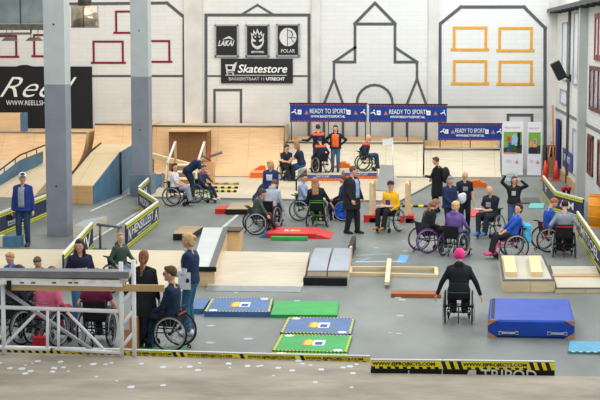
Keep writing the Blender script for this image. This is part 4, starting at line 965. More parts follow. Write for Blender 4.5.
# things under the roof at the top left
mb=MB(); Yd=44; a=at(-40,23.5,Yd); b=at(43.5,-20,Yd); mb.box((a.x,Yd,a.z),(b.x+.3,Yd+.9,b.z),mat((150,158,158),.3,.6,noise=.15,scale=1.5))
o=single(mb,'air_duct','grey-blue metal duct hanging at the top left corner','duct')
a=at(20,24,Yd); mb=MB(); mb.box((a.x,Yd-.02,a.z),(a.x+.04,Yd,b.z),mat((80,90,100),.4)); part(mb,'seam',o)
a=at(-40,30,Yd-.3); b=at(46,24,Yd-.3); mb=MB(); mb.box((a.x,Yd-.3,a.z),(b.x,Yd-.02,b.z),mat((112,108,92),.5,.2,noise=.15)); single(mb,'steel_beam','brownish steel beam right below the grey-blue duct','beam')
for (x0,x1,lb) in ((2,17,'slim hanging lamp below the duct at the left edge'),(26,43,'slim hanging lamp below the duct beside the nearer column')):
    a=at(x0,41,Yd); b=at(x1,37.5,Yd); r=thing('hanging_lamp',lb,'lamp',((a.x+b.x)/2,Yd,a.z),0,'slim hanging lamps')
    mb=MB(); mb.prism([(a.x,Yd-.1,a.z),(b.x,Yd-.1,a.z),(b.x,Yd+.1,a.z),(a.x,Yd+.1,a.z)],[(a.x+.1,Yd-.03,b.z),(b.x-.1,Yd-.03,b.z),(b.x-.1,Yd+.03,b.z),(a.x+.1,Yd+.03,b.z)],mat((140,134,118),.5)); part(mb,'lamp_hood',r)
    mb=MB(); mb.tube((a.x+.15,Yd,b.z),(a.x+.15,Yd,b.z+.28),.012,STEEL); mb.tube((b.x-.15,Yd,b.z),(b.x-.15,Yd,b.z+.28),.012,STEEL); part(mb,'rod',r)
mb=MB(); a=at(-10,34,Yd); b=at(31,33.5,Yd); mb.tube(a,b,.035,mat((170,168,160),.5)); mb.tube(b,at(31,29,Yd),.03,mat((170,168,160),.5)); single(mb,'pipe','thin pale pipe between the duct and the slim lamps','pipe')
Yl=41.5; a=at(69,27.5,Yl); b=at(96,4.5,Yl); c=V(((a.x+b.x)/2,Yl+.3,a.z)); r=thing('high_bay_lamp','shiny metal hall lamp hanging right of the nearer column at the top','lamp',c)
HM=mat((196,180,158),.22,.85,noise=.25,scale=3); hw=(b.x-a.x)/2; hh=b.z-a.z
mb=MB(); mb.tube((0,0,0),(0,0,hh*.95),hw,HM,r1=hw*.97,n=28); mb.torus((0,0,0.01),(0,0,1),hw,.015,STEEL,n=28,k=6); mb.build('reflector',r)
mb=MB(); mb.tube((0,0,hh*.95),(0,0,hh+.25),hw*.5,mat((90,84,76),.4,.6),n=16); mb.tube((0,0,hh+.2),(0,0,8.4-c.z),.02,STEEL); mb.build('housing',r)
mb=MB(); mb.tube((0.05,-hw,0.0),(0.05,-hw,hh*.9),.014,mat((110,80,60),.4,.5)); mb.build('seam',r)

# ------------------------------------------------------------------ white scaffold on the deck edge
SW=mat((244,246,248),.4,noise=.03); Ys=21.75
def S(px,py,dy=0.0): return at(px,py,Ys+dy)
r=thing('scaffold','white tubular scaffold unit with planks standing at the deck edge','scaffold',(S(60,350).x,Ys,DZ))
def st(p,q,rr=.028,name='tube',m=SW): mb=MB(); mb.tube(p,q,rr,m); return part(mb,name,r)
zb=DZ+.02
def foot(px,dy=0): q=S(px,300,dy); return V((q.x,Ys+dy,DZ))
for px,top,dy in ((121.3,262,0),(133.8,260,.0)): q=foot(px,dy); st(q,V((q.x,q.y,S(px,top,dy).z)),.034,'upright')
q0=foot(3); st(q0,V((q0.x,q0.y,S(3,283).z)),.034,'upright')
for px in (47.5,58.5): a_=S(px,309); b_=S(px,350.5); st(a_,b_,.022,'vertical_brace')
st(S(-30,306),S(118,311.5),.030,'top_tube'); st(S(-30,346.8),S(50,349),.030,'bottom_tube'); st(S(55,348.6),S(121,353),.030,'bottom_tube')
for p,q in (((-2,286),(92,350)),((39,310),(6,344)),((67,312),(105,350.5)),((-14,320),(1,338))): st(S(p[0],p[1],.07),S(q[0],q[1],.07),.030 if p[0]==-2 else .022,'diagonal_brace',mat((168,172,178),.4,.4) if p[0]==-2 else SW)
for y0 in (284,303,325,347): st(S(122,y0),S(133,y0-13.5),.026,'ladder_rung')
def plank(x0,x1,y0,y1,dyn,dyf,m,name,sl=.0):
    a_=S(x0,y1,dyn); b_=S(x1,y1+sl*(x1-x0),dyn); c_=S(x1,y0+sl*(x1-x0),dyf); d_=S(x0,y0,dyf)
    mb=MB(); za,zc=a_.z,d_.z
    t=.03
    mb.prism([a_-V((0,0,t)),b_-V((0,0,t)),c_-V((0,0,t)),d_-V((0,0,t))],[a_,b_,c_,d_],m); return mb
def board(x0,x1,y0,y1,dy,th,m,sl=.0):
    a_=S(x0,y1,dy); b_=S(x1,y1+sl*(x1-x0),dy); c_=S(x1,y0+sl*(x1-x0),dy); d_=S(x0,y0,dy); e_=V((0,th,0))
    mb=MB(); mb.prism([a_,b_,b_+e_,a_+e_],[d_,c_,c_+e_,d_+e_],m); return mb
part(board(-30,128,270.6,277.0,-.10,.30,mat((128,128,132),.55,noise=.12,scale=3),.010),'platform_deck',r)
part(board(-30,120,277.2,281.0,-.08,.4,mat((246,240,222),.6),.02),'platform_edge',r)
part(board(-30,122,281.0,283.8,-.12,.04,mat((246,248,252),.4,noise=.02),.02),'white_rail',r)
mb=MB()
for px in (22,33,54,70,76): a_=S(px,283.2,-.125); mb.box((a_.x-.03,a_.y,a_.z-.005),(a_.x+.03,a_.y+.006,a_.z+.015),BK)
part(mb,'rail_holes',r)
part(board(8,164,283.9,290.4,-.05,.05,ply((206,172,128),seams=False),.008),'wooden_plank',r)
part(board(6.5,11,280.7,290.6,-.14,.02,BK),'strap',r)

# white scraps on the deck and floor marks
mb=MB(); scr=mat((220,224,228),.6,noise=.02)
for _ in range(46):
    px=random.uniform(0,360); py=random.uniform(360,392) if random.random()<.35 else random.uniform(363,372)
    q=G(px,py,DZ); s=random.uniform(.02,.055)
    mb.prism([q+V((s*math.cos(a*1.05+random.random()*.3),s*1.6*math.sin(a*1.05),.001)) for a in range(6)],[q+V((s*math.cos(a*1.05),s*1.6*math.sin(a*1.05),.004)) for a in range(6)],scr)
single(mb,'scraps','small white scraps scattered along the deck edge','scraps',kind='stuff')
mb=MB()
for px,py in ((211,326),(248,339),(402,300),(400,316),(399,334),(330,252),(404,241),(376,248),(236,293),(210,343),(297,301),(398,298),(352,252.6),(95,270),(405,251),(390,333)):
    q=G(px,py); s=random.uniform(.05,.1); mb.prism([q+V((s*math.cos(a*1.05),s*1.2*math.sin(a*1.05),.001)) for a in range(6)],[q+V((s*math.cos(a*1.05),s*1.2*math.sin(a*1.05),.005)) for a in range(6)],mat((176,182,184),.6))
single(mb,'scuff_marks','pale scuffs and tape bits spread over the grey floor','marks',kind='stuff')

# ================================================================== WHEELCHAIRS
RUB = mat((28, 28, 30), .6, noise=.05); RIM = mat((176, 178, 182), .3, .6, noise=.03); BLKM = mat((30, 30, 34), .45, .2, noise=.05); SEAT = mat((24, 25, 28), .75, noise=.08)
def wheelchair(label, loc, rot, frame=(60, 62, 66), rim=None, back=(24, 25, 28), wheel_face=None, tyre=None, camber=3, handles=True, back_h=.27, guard=True, stripe=None):
    r = thing('wheelchair', label, 'wheelchair', loc, R(rot), 'wheelchairs on the hall floor')
    FM = mat(frame, .4, .25, noise=.04); HR = mat(rim, .35, .3, noise=.03) if rim else RIM; BM = mat(back, .75, noise=.08)
    TM = mat(tyre, .5) if tyre else RUB
    for s in (-1, 1):
        c = V((s*.245, -.02, .305)); ax = V((1, 0, s*math.tan(R(camber)))).normalized(); u, w, d = basis(ax)
        mb = MB(); mb.torus(c, ax, .288, .017, TM, n=36, k=6); mb.torus(c, ax, .270, .011, HR if tyre is None and rim else RIM, n=36, k=5)
        mb.tube(c-ax*.035, c+ax*.035, .028, BLKM, n=12)
        for i in range(16):
            a = 2*math.pi*i/16; o = u*math.cos(a)+w*math.sin(a); mb.tube(c+o*.025, c+o*.266, .0028, RIM, n=4)
        wh = mb.build('wheel', r)
        if wheel_face:
            mb = MB(); mb.tube(c+ax*s*.014, c+ax*s*.020, .262, mat(wheel_face, .5, noise=.35, scale=14), n=28); mb.build('spoke_guard', wh)
        mb = MB(); mb.torus(c+ax*s*.035, ax, .255, .009, HR, n=36, k=6)
        for i in range(6):
            a = math.pi*i/3; o = u*math.cos(a)+w*math.sin(a); mb.tube(c+o*.255+ax*s*.033, c+o*.27, .005, RIM, n=4)
        mb.build('handrim', wh)
        mb = MB(); cc = V((s*.19, .38, .07)); mb.torus(cc, (1,0,0), .052, .018, RUB, n=20, k=6); mb.tube(cc-V((.02,0,0)), cc+V((.02,0,0)), .03, BLKM, n=10)
        mb.tube(cc+V((-.026,0,0)), cc+V((-.026,-.0,.10)), .008, FM, n=6); mb.tube(cc+V((.026,0,0)), cc+V((.026,0,.10)), .008, FM, n=6); mb.tube(cc+V((-.03,0,.10)), cc+V((.03,0,.10)), .012, FM, n=6)
        mb.tube(cc+V((0,0,.09)), cc+V((0,-.02,.25)), .012, FM, n=6); mb.build('caster', r)
    mb = MB()
    for s in (-1, 1):
        x = s*.19
        mb.path([(x,-.12,.42),(x,.32,.43),(s*.18,.42,.39),(s*.15,.50,.12)], .014, FM)
        mb.path([(x,-.02,.305),(x,-.08,.42)], .014, FM); mb.path([(s*.20,.34,.30),(x,-.02,.305)], .012, FM); mb.path([(s*.20,.34,.30),(s*.18,.40,.40)], .012, FM)
        mb.path([(x,-.10,.42),(x,-.16,.46+back_h)], .013, FM)
    mb.tube((-.24,-.02,.305),(.24,-.02,.305),.016,FM); mb.tube((-.185,-.16,.74),(.185,-.16,.74),.010,FM); mb.tube((-.2,.36,.28),(.2,.36,.28),.011,FM)
    mb.build('frame', r)
    mb = MB(); mb.cbox((-.185,-.10,.43),(.185,.33,.48),SEAT,.015); mb.build('seat', r)
    mb = MB(); Mx = Matrix.Translation((0,-.115,.46))@Matrix.Rotation(R(8),4,'X'); mb.cbox((-.19,-.02,0),(.19,.012,back_h),BM,.012,Mx)
    if stripe: mb.cbox((-.192,-.026,back_h*.80),(.192,.014,back_h*.90),mat(stripe,.6),.004,Mx)
    mb.build('backrest', r)
    mb = MB(); mb.cbox((-.16,.44,.095),(.16,.60,.115),BLKM,.006); mb.build('footrest', r)
    if guard:
        for s in (-1,1):
            mb = MB(); mb.cbox((s*.205-.006,-.10,.43),(s*.205+.006,.22,.60),BLKM,.004); mb.build('side_guard', r)
    if handles:
        for s in (-1,1):
            mb = MB(); mb.tube((s*.19,-.155,.46+back_h),(s*.19,-.27,.46+back_h+.01),.017,RUB); mb.build('push_handle', r)
    mb = MB(); mb.tube((0,-.06,.30),(0,-.26,.12),.011,FM); mb.torus((0,-.27,.06),(1,0,0),.028,.010,RUB,n=14,k=5); mb.tube((0,-.26,.12),(0,-.27,.06),.01,FM); mb.build('anti_tip_wheel', r)
    return r

# ================================================================== PEOPLE
SKIN = mat((222, 170, 142), .55, noise=.03, scale=20)
def remesh(o, vox, smooth=2):
    m = o.modifiers.new('remesh', 'REMESH'); m.mode = 'VOXEL'; m.voxel_size = vox; m.use_smooth_shade = True
    if smooth: q = o.modifiers.new('smooth', 'SMOOTH'); q.iterations = smooth; q.factor = .5
def limb(mb, p0, p1, r0, r1, m, n=10, bulge=0):
    d = p1-p0; u, w, _ = basis(d); rs = []
    for t in (0, .25, .5, .75, 1): rr = r0+(r1-r0)*t+bulge*math.sin(math.pi*t); rs.append((p0+d*t, u*rr, w*rr))
    mb.loft(rs, m, n); mb.ell(p0, (r0,)*3, m, n=10, k=6); mb.ell(p1, (r1,)*3, m, n=10, k=6)
def ik(a, t, l1, l2, pole):
    d = t-a; L_ = min(d.length, (l1+l2)*.995); L_ = max(L_, abs(l1-l2)+.02); d.normalize()
    x = (l1*l1-l2*l2+L_*L_)/(2*L_); h = math.sqrt(max(l1*l1-x*x, 0))
    p = V(pole)-d*V(pole).dot(d)
    if p.length < 1e-4: p = V((0,0,1))
    return a+d*x+p.normalized()*h, a+d*L_
EYE = mat((40, 34, 32), .3, noise=0); LIP = mat((176, 96, 90), .5, noise=0)
def person(label, loc, rot, h=1.74, top=(40,44,60), sleeve='long', bottom=(50,70,100), shoe=(40,40,44), hair=('short',(90,64,44)),
           pel=None, lean=0, side=0, twist=0, head=(0,0), hl=None, hr=None, fl=None, fr=None, seated=False, coat=0, el=None, er=None,
           skin=SKIN, bulk=1.18, trim=None, pants=True, knee=None, hat=None, hood=None, glasses=False, logo=None, open_front=None):
    k = h/1.74
    r = thing('person', label, 'person', loc, R(rot), 'people at the wheelchair clinic')
    if pel is None: pel = (0, .02, .55/k) if seated else (0, 0, .93)
    P = V(pel)*k
    f = V((0, math.cos(R(lean)), -math.sin(R(lean)))); upv = V((math.sin(R(side)), math.sin(R(lean)), math.cos(R(lean)))).normalized()
    rt = V((math.cos(R(twist)), math.sin(R(twist)), 0)); rt = (rt-upv*rt.dot(upv)).normalized(); fw = upv.cross(rt)
    N = P+upv*.52*k
    hw = .085*k
    hips = [P+V((-hw,0,-.01)), P+V((hw,0,-.01))]
    sh = [N-rt*.168*k-upv*.085*k, N+rt*.168*k-upv*.085*k]
    hy, hp = head
    hd = N+upv*.055*k+fw*.015*k
    Mh = Matrix((rt, fw, upv)).transposed().to_4x4()@Matrix.Rotation(R(hy),4,'Z')@Matrix.Rotation(R(hp),4,'X')
    M3 = Mh.to_3x3(); H = hd+M3@V((0,.02,.11))*k
    if seated:
        fl = fl or (-.09,.52,.17); fr = fr or (.09,.52,.17); hl = hl or (-.20,.30,.62); hr = hr or (.20,.30,.62)
    else:
        fl = fl or (-.10,0,.09); fr = fr or (.10,.02,.09); hl = hl or (-.24,.08,.80); hr = hr or (.24,.08,.80)
    sc = 1 if seated else k
    hands = []; elbows = []
    for i, t, e in ((0,hl,el),(1,hr,er)):
        pole = V(e) if e else V(((-.5,.5)[i],-.8,-.3))
        a, b = ik(sh[i], V(t)*sc, .285*k, .25*k, pole); elbows.append(a); hands.append(b)
    knees = []; ank = []
    for i, t in ((0,fl),(1,fr)):
        pole = V(knee) if knee else V(((-.1,.1)[i],1,.15))
        a, b = ik(hips[i], V(t)*sc, .42*k, .42*k, pole); knees.append(a); ank.append(b)
    # ---- body
    def torso(mb, g, m, t0=-.06, t1=1.0, skirt=0):
        secs = [(-.10,.120,.095),(-.02,.165,.118),(.12,.165,.115),(.32,.142,.100),(.55,.155,.108),(.74,.178,.112),(.86,.170,.102),(.94,.125,.086),(1.02,.060,.060)]
        rs = []
        for t, a, b in secs:
            if t0 <= t <= t1: rs.append((P+upv*t*.50*k, rt*(a*bulk+g)*k, fw*(b*bulk+g)*k))
        if skirt: rs = [(c_, u_.normalized()*max(u_.length, (.172*bulk+g)*k) if t_ < .8 else u_, w_.normalized()*max(w_.length, (.125*bulk+g)*k) if t_ < .8 else w_) for (c_, u_, w_), t_ in zip(rs, [q[0] for q in secs if t0 <= q[0] <= t1])]
        if skirt:
            first = rs[0]
            if seated: pass
            else: rs = [(P-V((0,0,1))*skirt*k, rt*(.185*bulk+g)*k, fw*(.135*bulk+g)*k), (P-V((0,0,1))*skirt*.5*k, rt*(.185*bulk+g)*k, fw*(.14*bulk+g)*k)]+rs
        mb.loft(rs, m, 18)
        if t1 >= .9:
            for q in sh: mb.ell(q, (.050*k*bulk+g*k,)*3, m); limb(mb, q+upv*.018*k, N+upv*.005*k+(q-N)*.25, .040*k+g*k, .040*k+g*k*.5, m)
    mb = MB(); torso(mb, 0, skin)
    limb(mb, N-upv*.02*k, hd+upv*.03*k, .056*k, .052*k, skin)
    mb.ell(H, (.080*k,.098*k,.118*k), skin, Mh, n=16, k=12)
    mb.ell(H+M3@V((0,.018,-.062))*k, (.056*k,.070*k,.062*k), skin, Mh)
    mb.ell(H+M3@V((0,.070,-.095))*k, (.026*k,.022*k,.020*k), skin, Mh)          # chin
    mb.ell(H+M3@V((0,.098,-.018))*k, (.014*k,.020*k,.026*k), skin, Mh)          # nose
    mb.ell(H+M3@V((0,.084,.022))*k, (.050*k,.014*k,.012*k), skin, Mh)           # brow
    for s in (-1,1): mb.ell(H+M3@V((s*.080,-.005,-.012))*k, (.012*k,.020*k,.032*k), skin, Mh)
    for i in (0,1):
        limb(mb, sh[i], elbows[i], .046*k, .038*k, skin); limb(mb, elbows[i], hands[i], .038*k, .026*k, skin, bulge=.004)
        limb(mb, hips[i], knees[i], .078*k, .054*k, skin); limb(mb, knees[i], ank[i], .052*k, .034*k, skin, bulge=.010)
        # hand: palm, four fingers of unequal length bent at the knuckle, thumb from the side of the palm
        d = (hands[i]-elbows[i]).normalized(); s = (1,-1)[i]
        inn = V((s*1.0,0,0)); inn = (inn-d*inn.dot(d)); inn = inn.normalized() if inn.length > .1 else V((0,1,0)); wv = d.cross(inn).normalized()
        if wv.y < 0: wv = -wv
        pc = hands[i]+d*.045*k
        MP = Matrix((wv, inn, d)).transposed().to_4x4()
        mb.ell(pc, (.040*k,.018*k,.052*k), skin, MP)
        for j, (o_, ln) in enumerate(((.030,.062),(.011,.072),(-.009,.066),(-.029,.052))):
            b0 = pc+wv*o_*k+d*.030*k; b1 = b0+(d*.85+inn*.35).normalized()*ln*.5*k+wv*o_*.12; b2 = b1+(d*.45+inn*.8).normalized()*ln*.5*k
            limb(mb, b0, b1, .0105*k, .010*k, skin, 6); limb(mb, b1, b2, .010*k, .009*k, skin, 6)
        t0 = pc+wv*.032*k-d*.015*k; t1 = t0+(wv*.7+d*.6+inn*.3).normalized()*.035*k; t2 = t1+(d*.8+inn*.5).normalized()*.026*k
        limb(mb, t0, t1, .013*k, .011*k, skin, 6); limb(mb, t1, t2, .011*k, .0095*k, skin, 6)
    for i in (0,1): limb(mb, ank[i], ank[i]+V((0,.10,-.045))*k, .034*k, .022*k, skin)
    body = mb.build('body', r, flip=False); remesh(body, .0115, 1)
    for s in (-1,1):
        mb = MB(); mb.ell(H+M3@V((s*.031,.087,.004))*k, (.013*k,.009*k,.009*k), EYE, Mh, n=8, k=6); mb.build('eye', r)
    mb = MB(); mb.ell(H+M3@V((0,.088,-.058))*k, (.024*k,.010*k,.006*k), LIP, Mh, n=8, k=6); mb.build('mouth', r)
    if glasses:
        mb = MB()
        for s in (-1,1): mb.torus(H+M3@V((s*.033,.100,.002))*k, M3@V((0,1,0)), .024*k, .0035*k, BLKM, n=14, k=5); mb.tube(H+M3@V((s*.057,.098,.004))*k, H+M3@V((s*.082,.0,.006))*k, .0035*k, BLKM, n=5)
        mb.build('glasses', r)
    # ---- clothes
    TM = mat(top, .8, noise=.10, scale=6, bump=.1)
    mb = MB(); torso(mb, .014, TM, -.10, .96, coat)
    for i in (0,1):
        if sleeve != 'none':
            e_ = elbows[i] if sleeve != 'short' else sh[i].lerp(elbows[i], .62)
            limb(mb, sh[i], e_, (.055)*k*bulk, (.050 if sleeve != 'short' else .054)*k, TM)
            if sleeve == 'long': limb(mb, elbows[i], elbows[i].lerp(hands[i], .92), .050*k, .036*k, TM)
            if sleeve == '3/4': limb(mb, elbows[i], elbows[i].lerp(hands[i], .4), .050*k, .044*k, TM)
    if hood: mb.ell(N-fw*.075*k+upv*.0*k, (.10*k,.055*k,.075*k), TM, Matrix((rt,fw,upv)).transposed().to_4x4())
    if coat and seated is False: pass
    else: mb.ell(P+upv*.01, (.172*k*bulk,.130*k*bulk,.09*k), TM, Matrix((rt,fw,upv)).transposed().to_4x4())
    o = mb.build('coat' if coat else ('shirt' if sleeve == 'short' else 'sweater'), r, flip=False); remesh(o, .015, 2)
    if sleeve == 'short' and trim and trim[0] == 'undersleeve':
        um = mat(trim[1], .8)
        for i in (0,1):
            mb = MB(); limb(mb, sh[i].lerp(elbows[i],.5), elbows[i], .050*k, .046*k, um); limb(mb, elbows[i], elbows[i].lerp(hands[i],.94), .046*k, .034*k, um)
            u_ = mb.build('undersleeve', r, flip=False); remesh(u_, .014, 1)
    if trim and trim[0] == 'yoke':                     # coloured shoulders
        mb = MB(); um = mat(trim[1], .7)
        rs = []
        for t, a, b in ((.80,.184,.113),(.88,.184,.104),(.955,.125,.085),(.985,.075,.070)): rs.append((P+upv*t*.50*k, rt*(a*bulk+.021)*k, fw*(b*bulk+.021)*k))
        mb.loft(rs, um, 18)
        for i in (0,1): mb.ell(sh[i]+upv*.012*k, (.066*k*bulk,)*3, um)
        u_ = mb.build('shoulder_panel', r, flip=False); remesh(u_, .014, 1)
    def front_patch(w, z0, z1, rgb, name, back=False, g=.028):
        mb = MB(); m_ = mat(rgb, .7); sgn = -1 if back else 1
        prof = [(.0,.165,.117),(.12,.165,.115),(.32,.142,.100),(.55,.155,.108),(.74,.178,.112),(.87,.172,.098),(.96,.10,.085)]
        if coat: prof = [(t_, max(a_, .172), max(b_, .128)) if t_ < .8 else (t_, a_, b_) for t_, a_, b_ in prof]
        def bd(t):
            for (a,x1,y1),(b,x2,y2) in zip(prof, prof[1:]):
                if a <= t <= b: q=(t-a)/(b-a); return (x1+(x2-x1)*q)*bulk+g, (y1+(y2-y1)*q)*bulk+g
            return prof[-1][1]*bulk+g, prof[-1][2]*bulk+g
        nz, nx = 6, 6; outer=[]; inner=[]
        for gi, arr in ((0,outer),(-.012,inner)):
            for a in range(nz+1):
                t = z0+(z1-z0)*a/nz; A, B = bd(t)
                for b in range(nx+1):
                    x = -w+2*w*b/nx; y = (B+gi)*math.sqrt(max(0,1-(x/A)**2)); arr.append(P+upv*t*.5*k+rt*x*k+fw*y*sgn*k)
        n1 = nx+1; cnt = len(outer); fs=[]
        for a in range(nz):
            for b in range(nx): q=a*n1+b; fs.append((q,q+1,q+1+n1,q+n1)); fs.append((cnt+q,cnt+q+n1,cnt+q+1+n1,cnt+q+1))
        rim_ = [b for b in range(n1)]+[a*n1+nx for a in range(1,nz+1)]+[nz*n1+b for b in range(nx-1,-1,-1)]+[a*n1 for a in range(nz-1,0,-1)]
        for a, b in zip(rim_, rim_[1:]+rim_[:1]): fs.append((a,cnt+a,cnt+b,b))
        mb.add(outer+inner, fs, m_, True); mb.build(name, r)
    if logo: front_patch(logo[0], logo[1], logo[2], logo[3], 'chest_print', back=(len(logo) > 4))
    if open_front: front_patch(open_front[0], .0, .95, open_front[1], 'shirt_front', g=.026)
    BM = mat(bottom, .8, noise=.10, scale=7)
    if pants:
        mb = MB(); q = P+V((0,0,-.02*k))
        mb.ell(q, (.162*k*bulk,.125*k*bulk,.105*k), BM)
        for i in (0,1): q_=min(bulk,1.32); limb(mb, hips[i], knees[i], .088*k*q_, .064*k*q_, BM); limb(mb, knees[i], knees[i].lerp(ank[i], .97), .064*k*q_, .052*k*q_, BM)
        o = mb.build('trousers', r, flip=False); remesh(o, .015, 2)
    SM = mat(shoe, .5, noise=.05)
    for i in (0,1):
        mb = MB(); a = ank[i]; toe = V((.0,.0,0)); fwd = V((0,1,0))
        if not seated: tw = R(twist*.3); fwd = V((-math.sin(tw), math.cos(tw), 0))
        sd = V((fwd.y,-fwd.x,0)); z0 = a.z-.085*k
        rs = []
        for t, w_, hh in ((-.085,.034,.08),(-.055,.046,.115),(.02,.048,.112),(.07,.052,.085),(.14,.052,.062),(.19,.036,.042)):
            rs.append((V((a.x,a.y,z0+hh*k/2))+fwd*t*k, sd*w_*k, V((0,0,hh*k/2))))
        mb.loft(rs, SM, 10); mb.build('shoe', r)
    # ---- hair
    style, hc = hair; HM_ = mat(hc, .6, noise=.22, scale=30)
    def hm(parts, name='hair'):
        mb = MB()
        for c, rr in parts: mb.ell(H+M3@V(c)*k, tuple(q*k for q in rr), HM_, Mh, n=16, k=10)
        return mb
    if style != 'bald':
        parts = [((0,-.020,.032),(.088,.100,.104)),((0,.045,.085),(.062,.050,.040))]
        if style in ('long','pony','bun','bob'): parts = [((0,-.024,.026),(.093,.104,.112)),((0,-.055,-.03),(.086,.070,.09)),((0,.045,.088),(.064,.050,.042))]
        mb = hm(parts)
        if style == 'long':
            b0 = H+M3@V((0,-.07,-.04))*k
            for x in (-.055,0,.055): limb(mb, H+M3@V((x,-.055,-.02))*k, P+upv*.36*k-fw*.125*k+rt*x*1.0*k, .052*k, .036*k, HM_)
            for s in (-1,1): limb(mb, H+M3@V((s*.074,-.015,.0))*k, N+rt*s*.085*k-upv*.06*k+fw*.03*k, .030*k, .034*k, HM_)
        if style == 'bob':
            for x in (-.06,0,.06): limb(mb, H+M3@V((x,-.05,-.02))*k, H+M3@V((x,-.055,-.13))*k, .046*k, .036*k, HM_)
        if style == 'pony':
            limb(mb, H+M3@V((0,-.105,.03))*k, H+M3@V((0,-.145,-.06))*k, .032*k, .036*k, HM_); limb(mb, H+M3@V((0,-.145,-.06))*k, P+upv*.30*k-fw*.145*k, .038*k, .018*k, HM_)
        if style == 'bun': mb.ell(H+M3@V((0,-.125,.045))*k, (.042*k,.040*k,.042*k), HM_)
        o = mb.build('hair', r, flip=False); remesh(o, .012, 1)
    if hat:
        kind, c1, c2 = hat; HM1 = mat(c1, .6, noise=.05); HM2 = mat(c2, .6, noise=.05)
        mb = MB()
        if kind == 'cap':
            mb.ell(H+M3@V((0,-.01,.048))*k, (.094*k,.108*k,.092*k), HM1, Mh, n=16, k=10); o = mb.build('cap', r); 
            mb = MB(); mb.ell(H+M3@V((0,.115,.050))*k, (.070*k,.070*k,.012*k), HM2, Mh, n=14, k=6); mb.build('visor', o)
            mb = MB(); mb.ell(H+M3@V((0,.030,.075))*k, (.062*k,.066*k,.058*k), HM2, Mh, n=14, k=8); mb.build('front_panel', o)
        elif kind == 'beanie':
            mb.ell(H+M3@V((0,-.015,.030))*k, (.104*k,.118*k,.120*k), HM1, Mh, n=18, k=12); mb.torus(H+M3@V((0,-.012,-.01))*k, M3@V((0,-.15,1)), .090*k, .018*k, HM1, n=24, k=8); mb.build('knit_hat', r)
    return r, H, N, hands
def here(px, py, z=0): return G(px, py, z)
NAVYC=(34,44,72); BLKC=(28,28,32); JEAN=(58,92,128); DJEAN=(44,62,92)
wc, pp = wheelchair, person
def seated(label_p, label_w, px, py, rot, wk=None, **kw):
    loc = here(px, py, wk.pop('z', 0) if wk else 0); wk = wk or {}
    w = wheelchair(label_w, loc, rot, **wk); return person(label_p, loc, rot, seated=True, **kw)

# --- back of the hall
seated('person in navy and orange jacket seen from behind in a wheelchair on the skate platform','black wheelchair of the person in navy and orange jacket, seen from behind',321.5,173,35,
    dict(z=ZST,frame=(40,42,46),handles=False),h=1.66,top=NAVYC,bottom=DJEAN,hair=('short',(50,44,44)),trim=('yoke',(232,96,40)),hl=(-.36,.08,.50),hr=(.30,.1,.55),lean=8,shoe=(50,60,90))
person('person in navy tracksuit with orange shoulders standing with one arm stretched out to the left',here(318,172.5,ZST),20,h=1.78,top=(30,36,60),bottom=(28,32,54),trim=('yoke',(232,92,36)),hair=('short',(70,50,40)),hl=(-.62,.02,1.18),hr=(.2,.2,1.0),el=(0,-.3,-1))
person('woman in an orange shirt and open navy jacket standing with hands on hips',here(335.5,172,ZST),178,h=1.74,top=(30,36,58),bottom=(70,104,140),hair=('bob',(80,50,44)),hl=(-.22,-.0,1.02),hr=(.22,-.0,1.02),open_front=(.13,(236,104,36)),el=(-1,-.2,0),er=(1,-.2,0),coat=.06)
seated('bald man in navy and orange jacket sitting in a wheelchair on the skate platform','wheelchair with green front wheels under the bald man in navy and orange',364,171,-78,
    dict(z=ZST,frame=(60,90,66),rim=(90,130,100)),h=1.80,top=NAVYC,bottom=(48,70,100),hair=('bald',(0,0,0)),trim=('yoke',(232,92,40)),hl=(-.2,.06,.60),hr=(.28,.05,.5),lean=8,shoe=(60,70,90))
seated('man in glasses and navy t-shirt in a wheelchair, facing the woman on the grey block','dark wheelchair of the man in the navy t-shirt near the low black rail',286,181.5,-155,
    dict(frame=(34,34,38)),h=1.76,top=(30,36,52),sleeve='short',bottom=(36,38,44),hair=('short',(60,50,46)),hl=(-.02,.42,.80),hr=(.10,.42,.76),glasses=True,head=(20,-10))
person('woman in a dark t-shirt and jeans sitting on the grey block facing left',here(300.5,181.5),80,h=1.78,top=(34,44,62),sleeve='short',bottom=(56,104,160),hair=('bob',(160,116,76)),pel=(0,-.05,.62),fl=(-.1,.62,.10),fr=(.1,.34,.10),hl=(-.12,.44,.86),hr=(.12,.44,.82),lean=14,shoe=(60,70,100))
person('woman in a navy hoodie with white print standing behind the red ramp group',here(271,221),165,h=1.76,top=(40,56,104),bottom=(40,50,78),hair=('bob',(214,170,120)),hl=(-.2,.1,.82),hr=(.2,.1,.82),logo=(.09,.45,.80,(206,214,230)),head=(-8,-15))
seated('woman with long dark hair and white t-shirt sitting in a wheelchair by the stairs','silver-rimmed wheelchair of the woman in the white t-shirt',174,205.5,-95,
    dict(frame=(40,42,46)),h=1.68,top=(226,230,238),sleeve='short',bottom=(150,156,170),hair=('bob',(66,44,44)),hl=(-.12,.34,.64),hr=(.12,.34,.64),head=(-55,0),shoe=(50,50,54))
seated('child in a colourful jacket sitting in a small wheelchair, bent over by a man','small wheelchair with a green frame under the child',202,202,-120,
    dict(frame=(60,150,60),wheel_face=None,rim=(60,90,150),tyre=(34,46,80)),h=1.42,top=(56,60,84),bottom=(40,44,60),hair=('short',(110,84,64)),hl=(-.15,.35,.62),hr=(.2,.3,.6),trim=('yoke',(110,70,90)),shoe=(214,196,170),head=(10,-15))
person('man in a navy t-shirt bending forward over the child in the small wheelchair',here(191,199),-82,h=1.84,top=(28,42,70),sleeve='short',bottom=(34,44,70),hair=('short',(130,96,66)),pel=(0,-.12,.86),lean=52,hl=(-.06,.58,.80),hr=(.12,.52,.78),head=(0,-12),fl=(-.1,.05,.09),fr=(.1,-.12,.09))
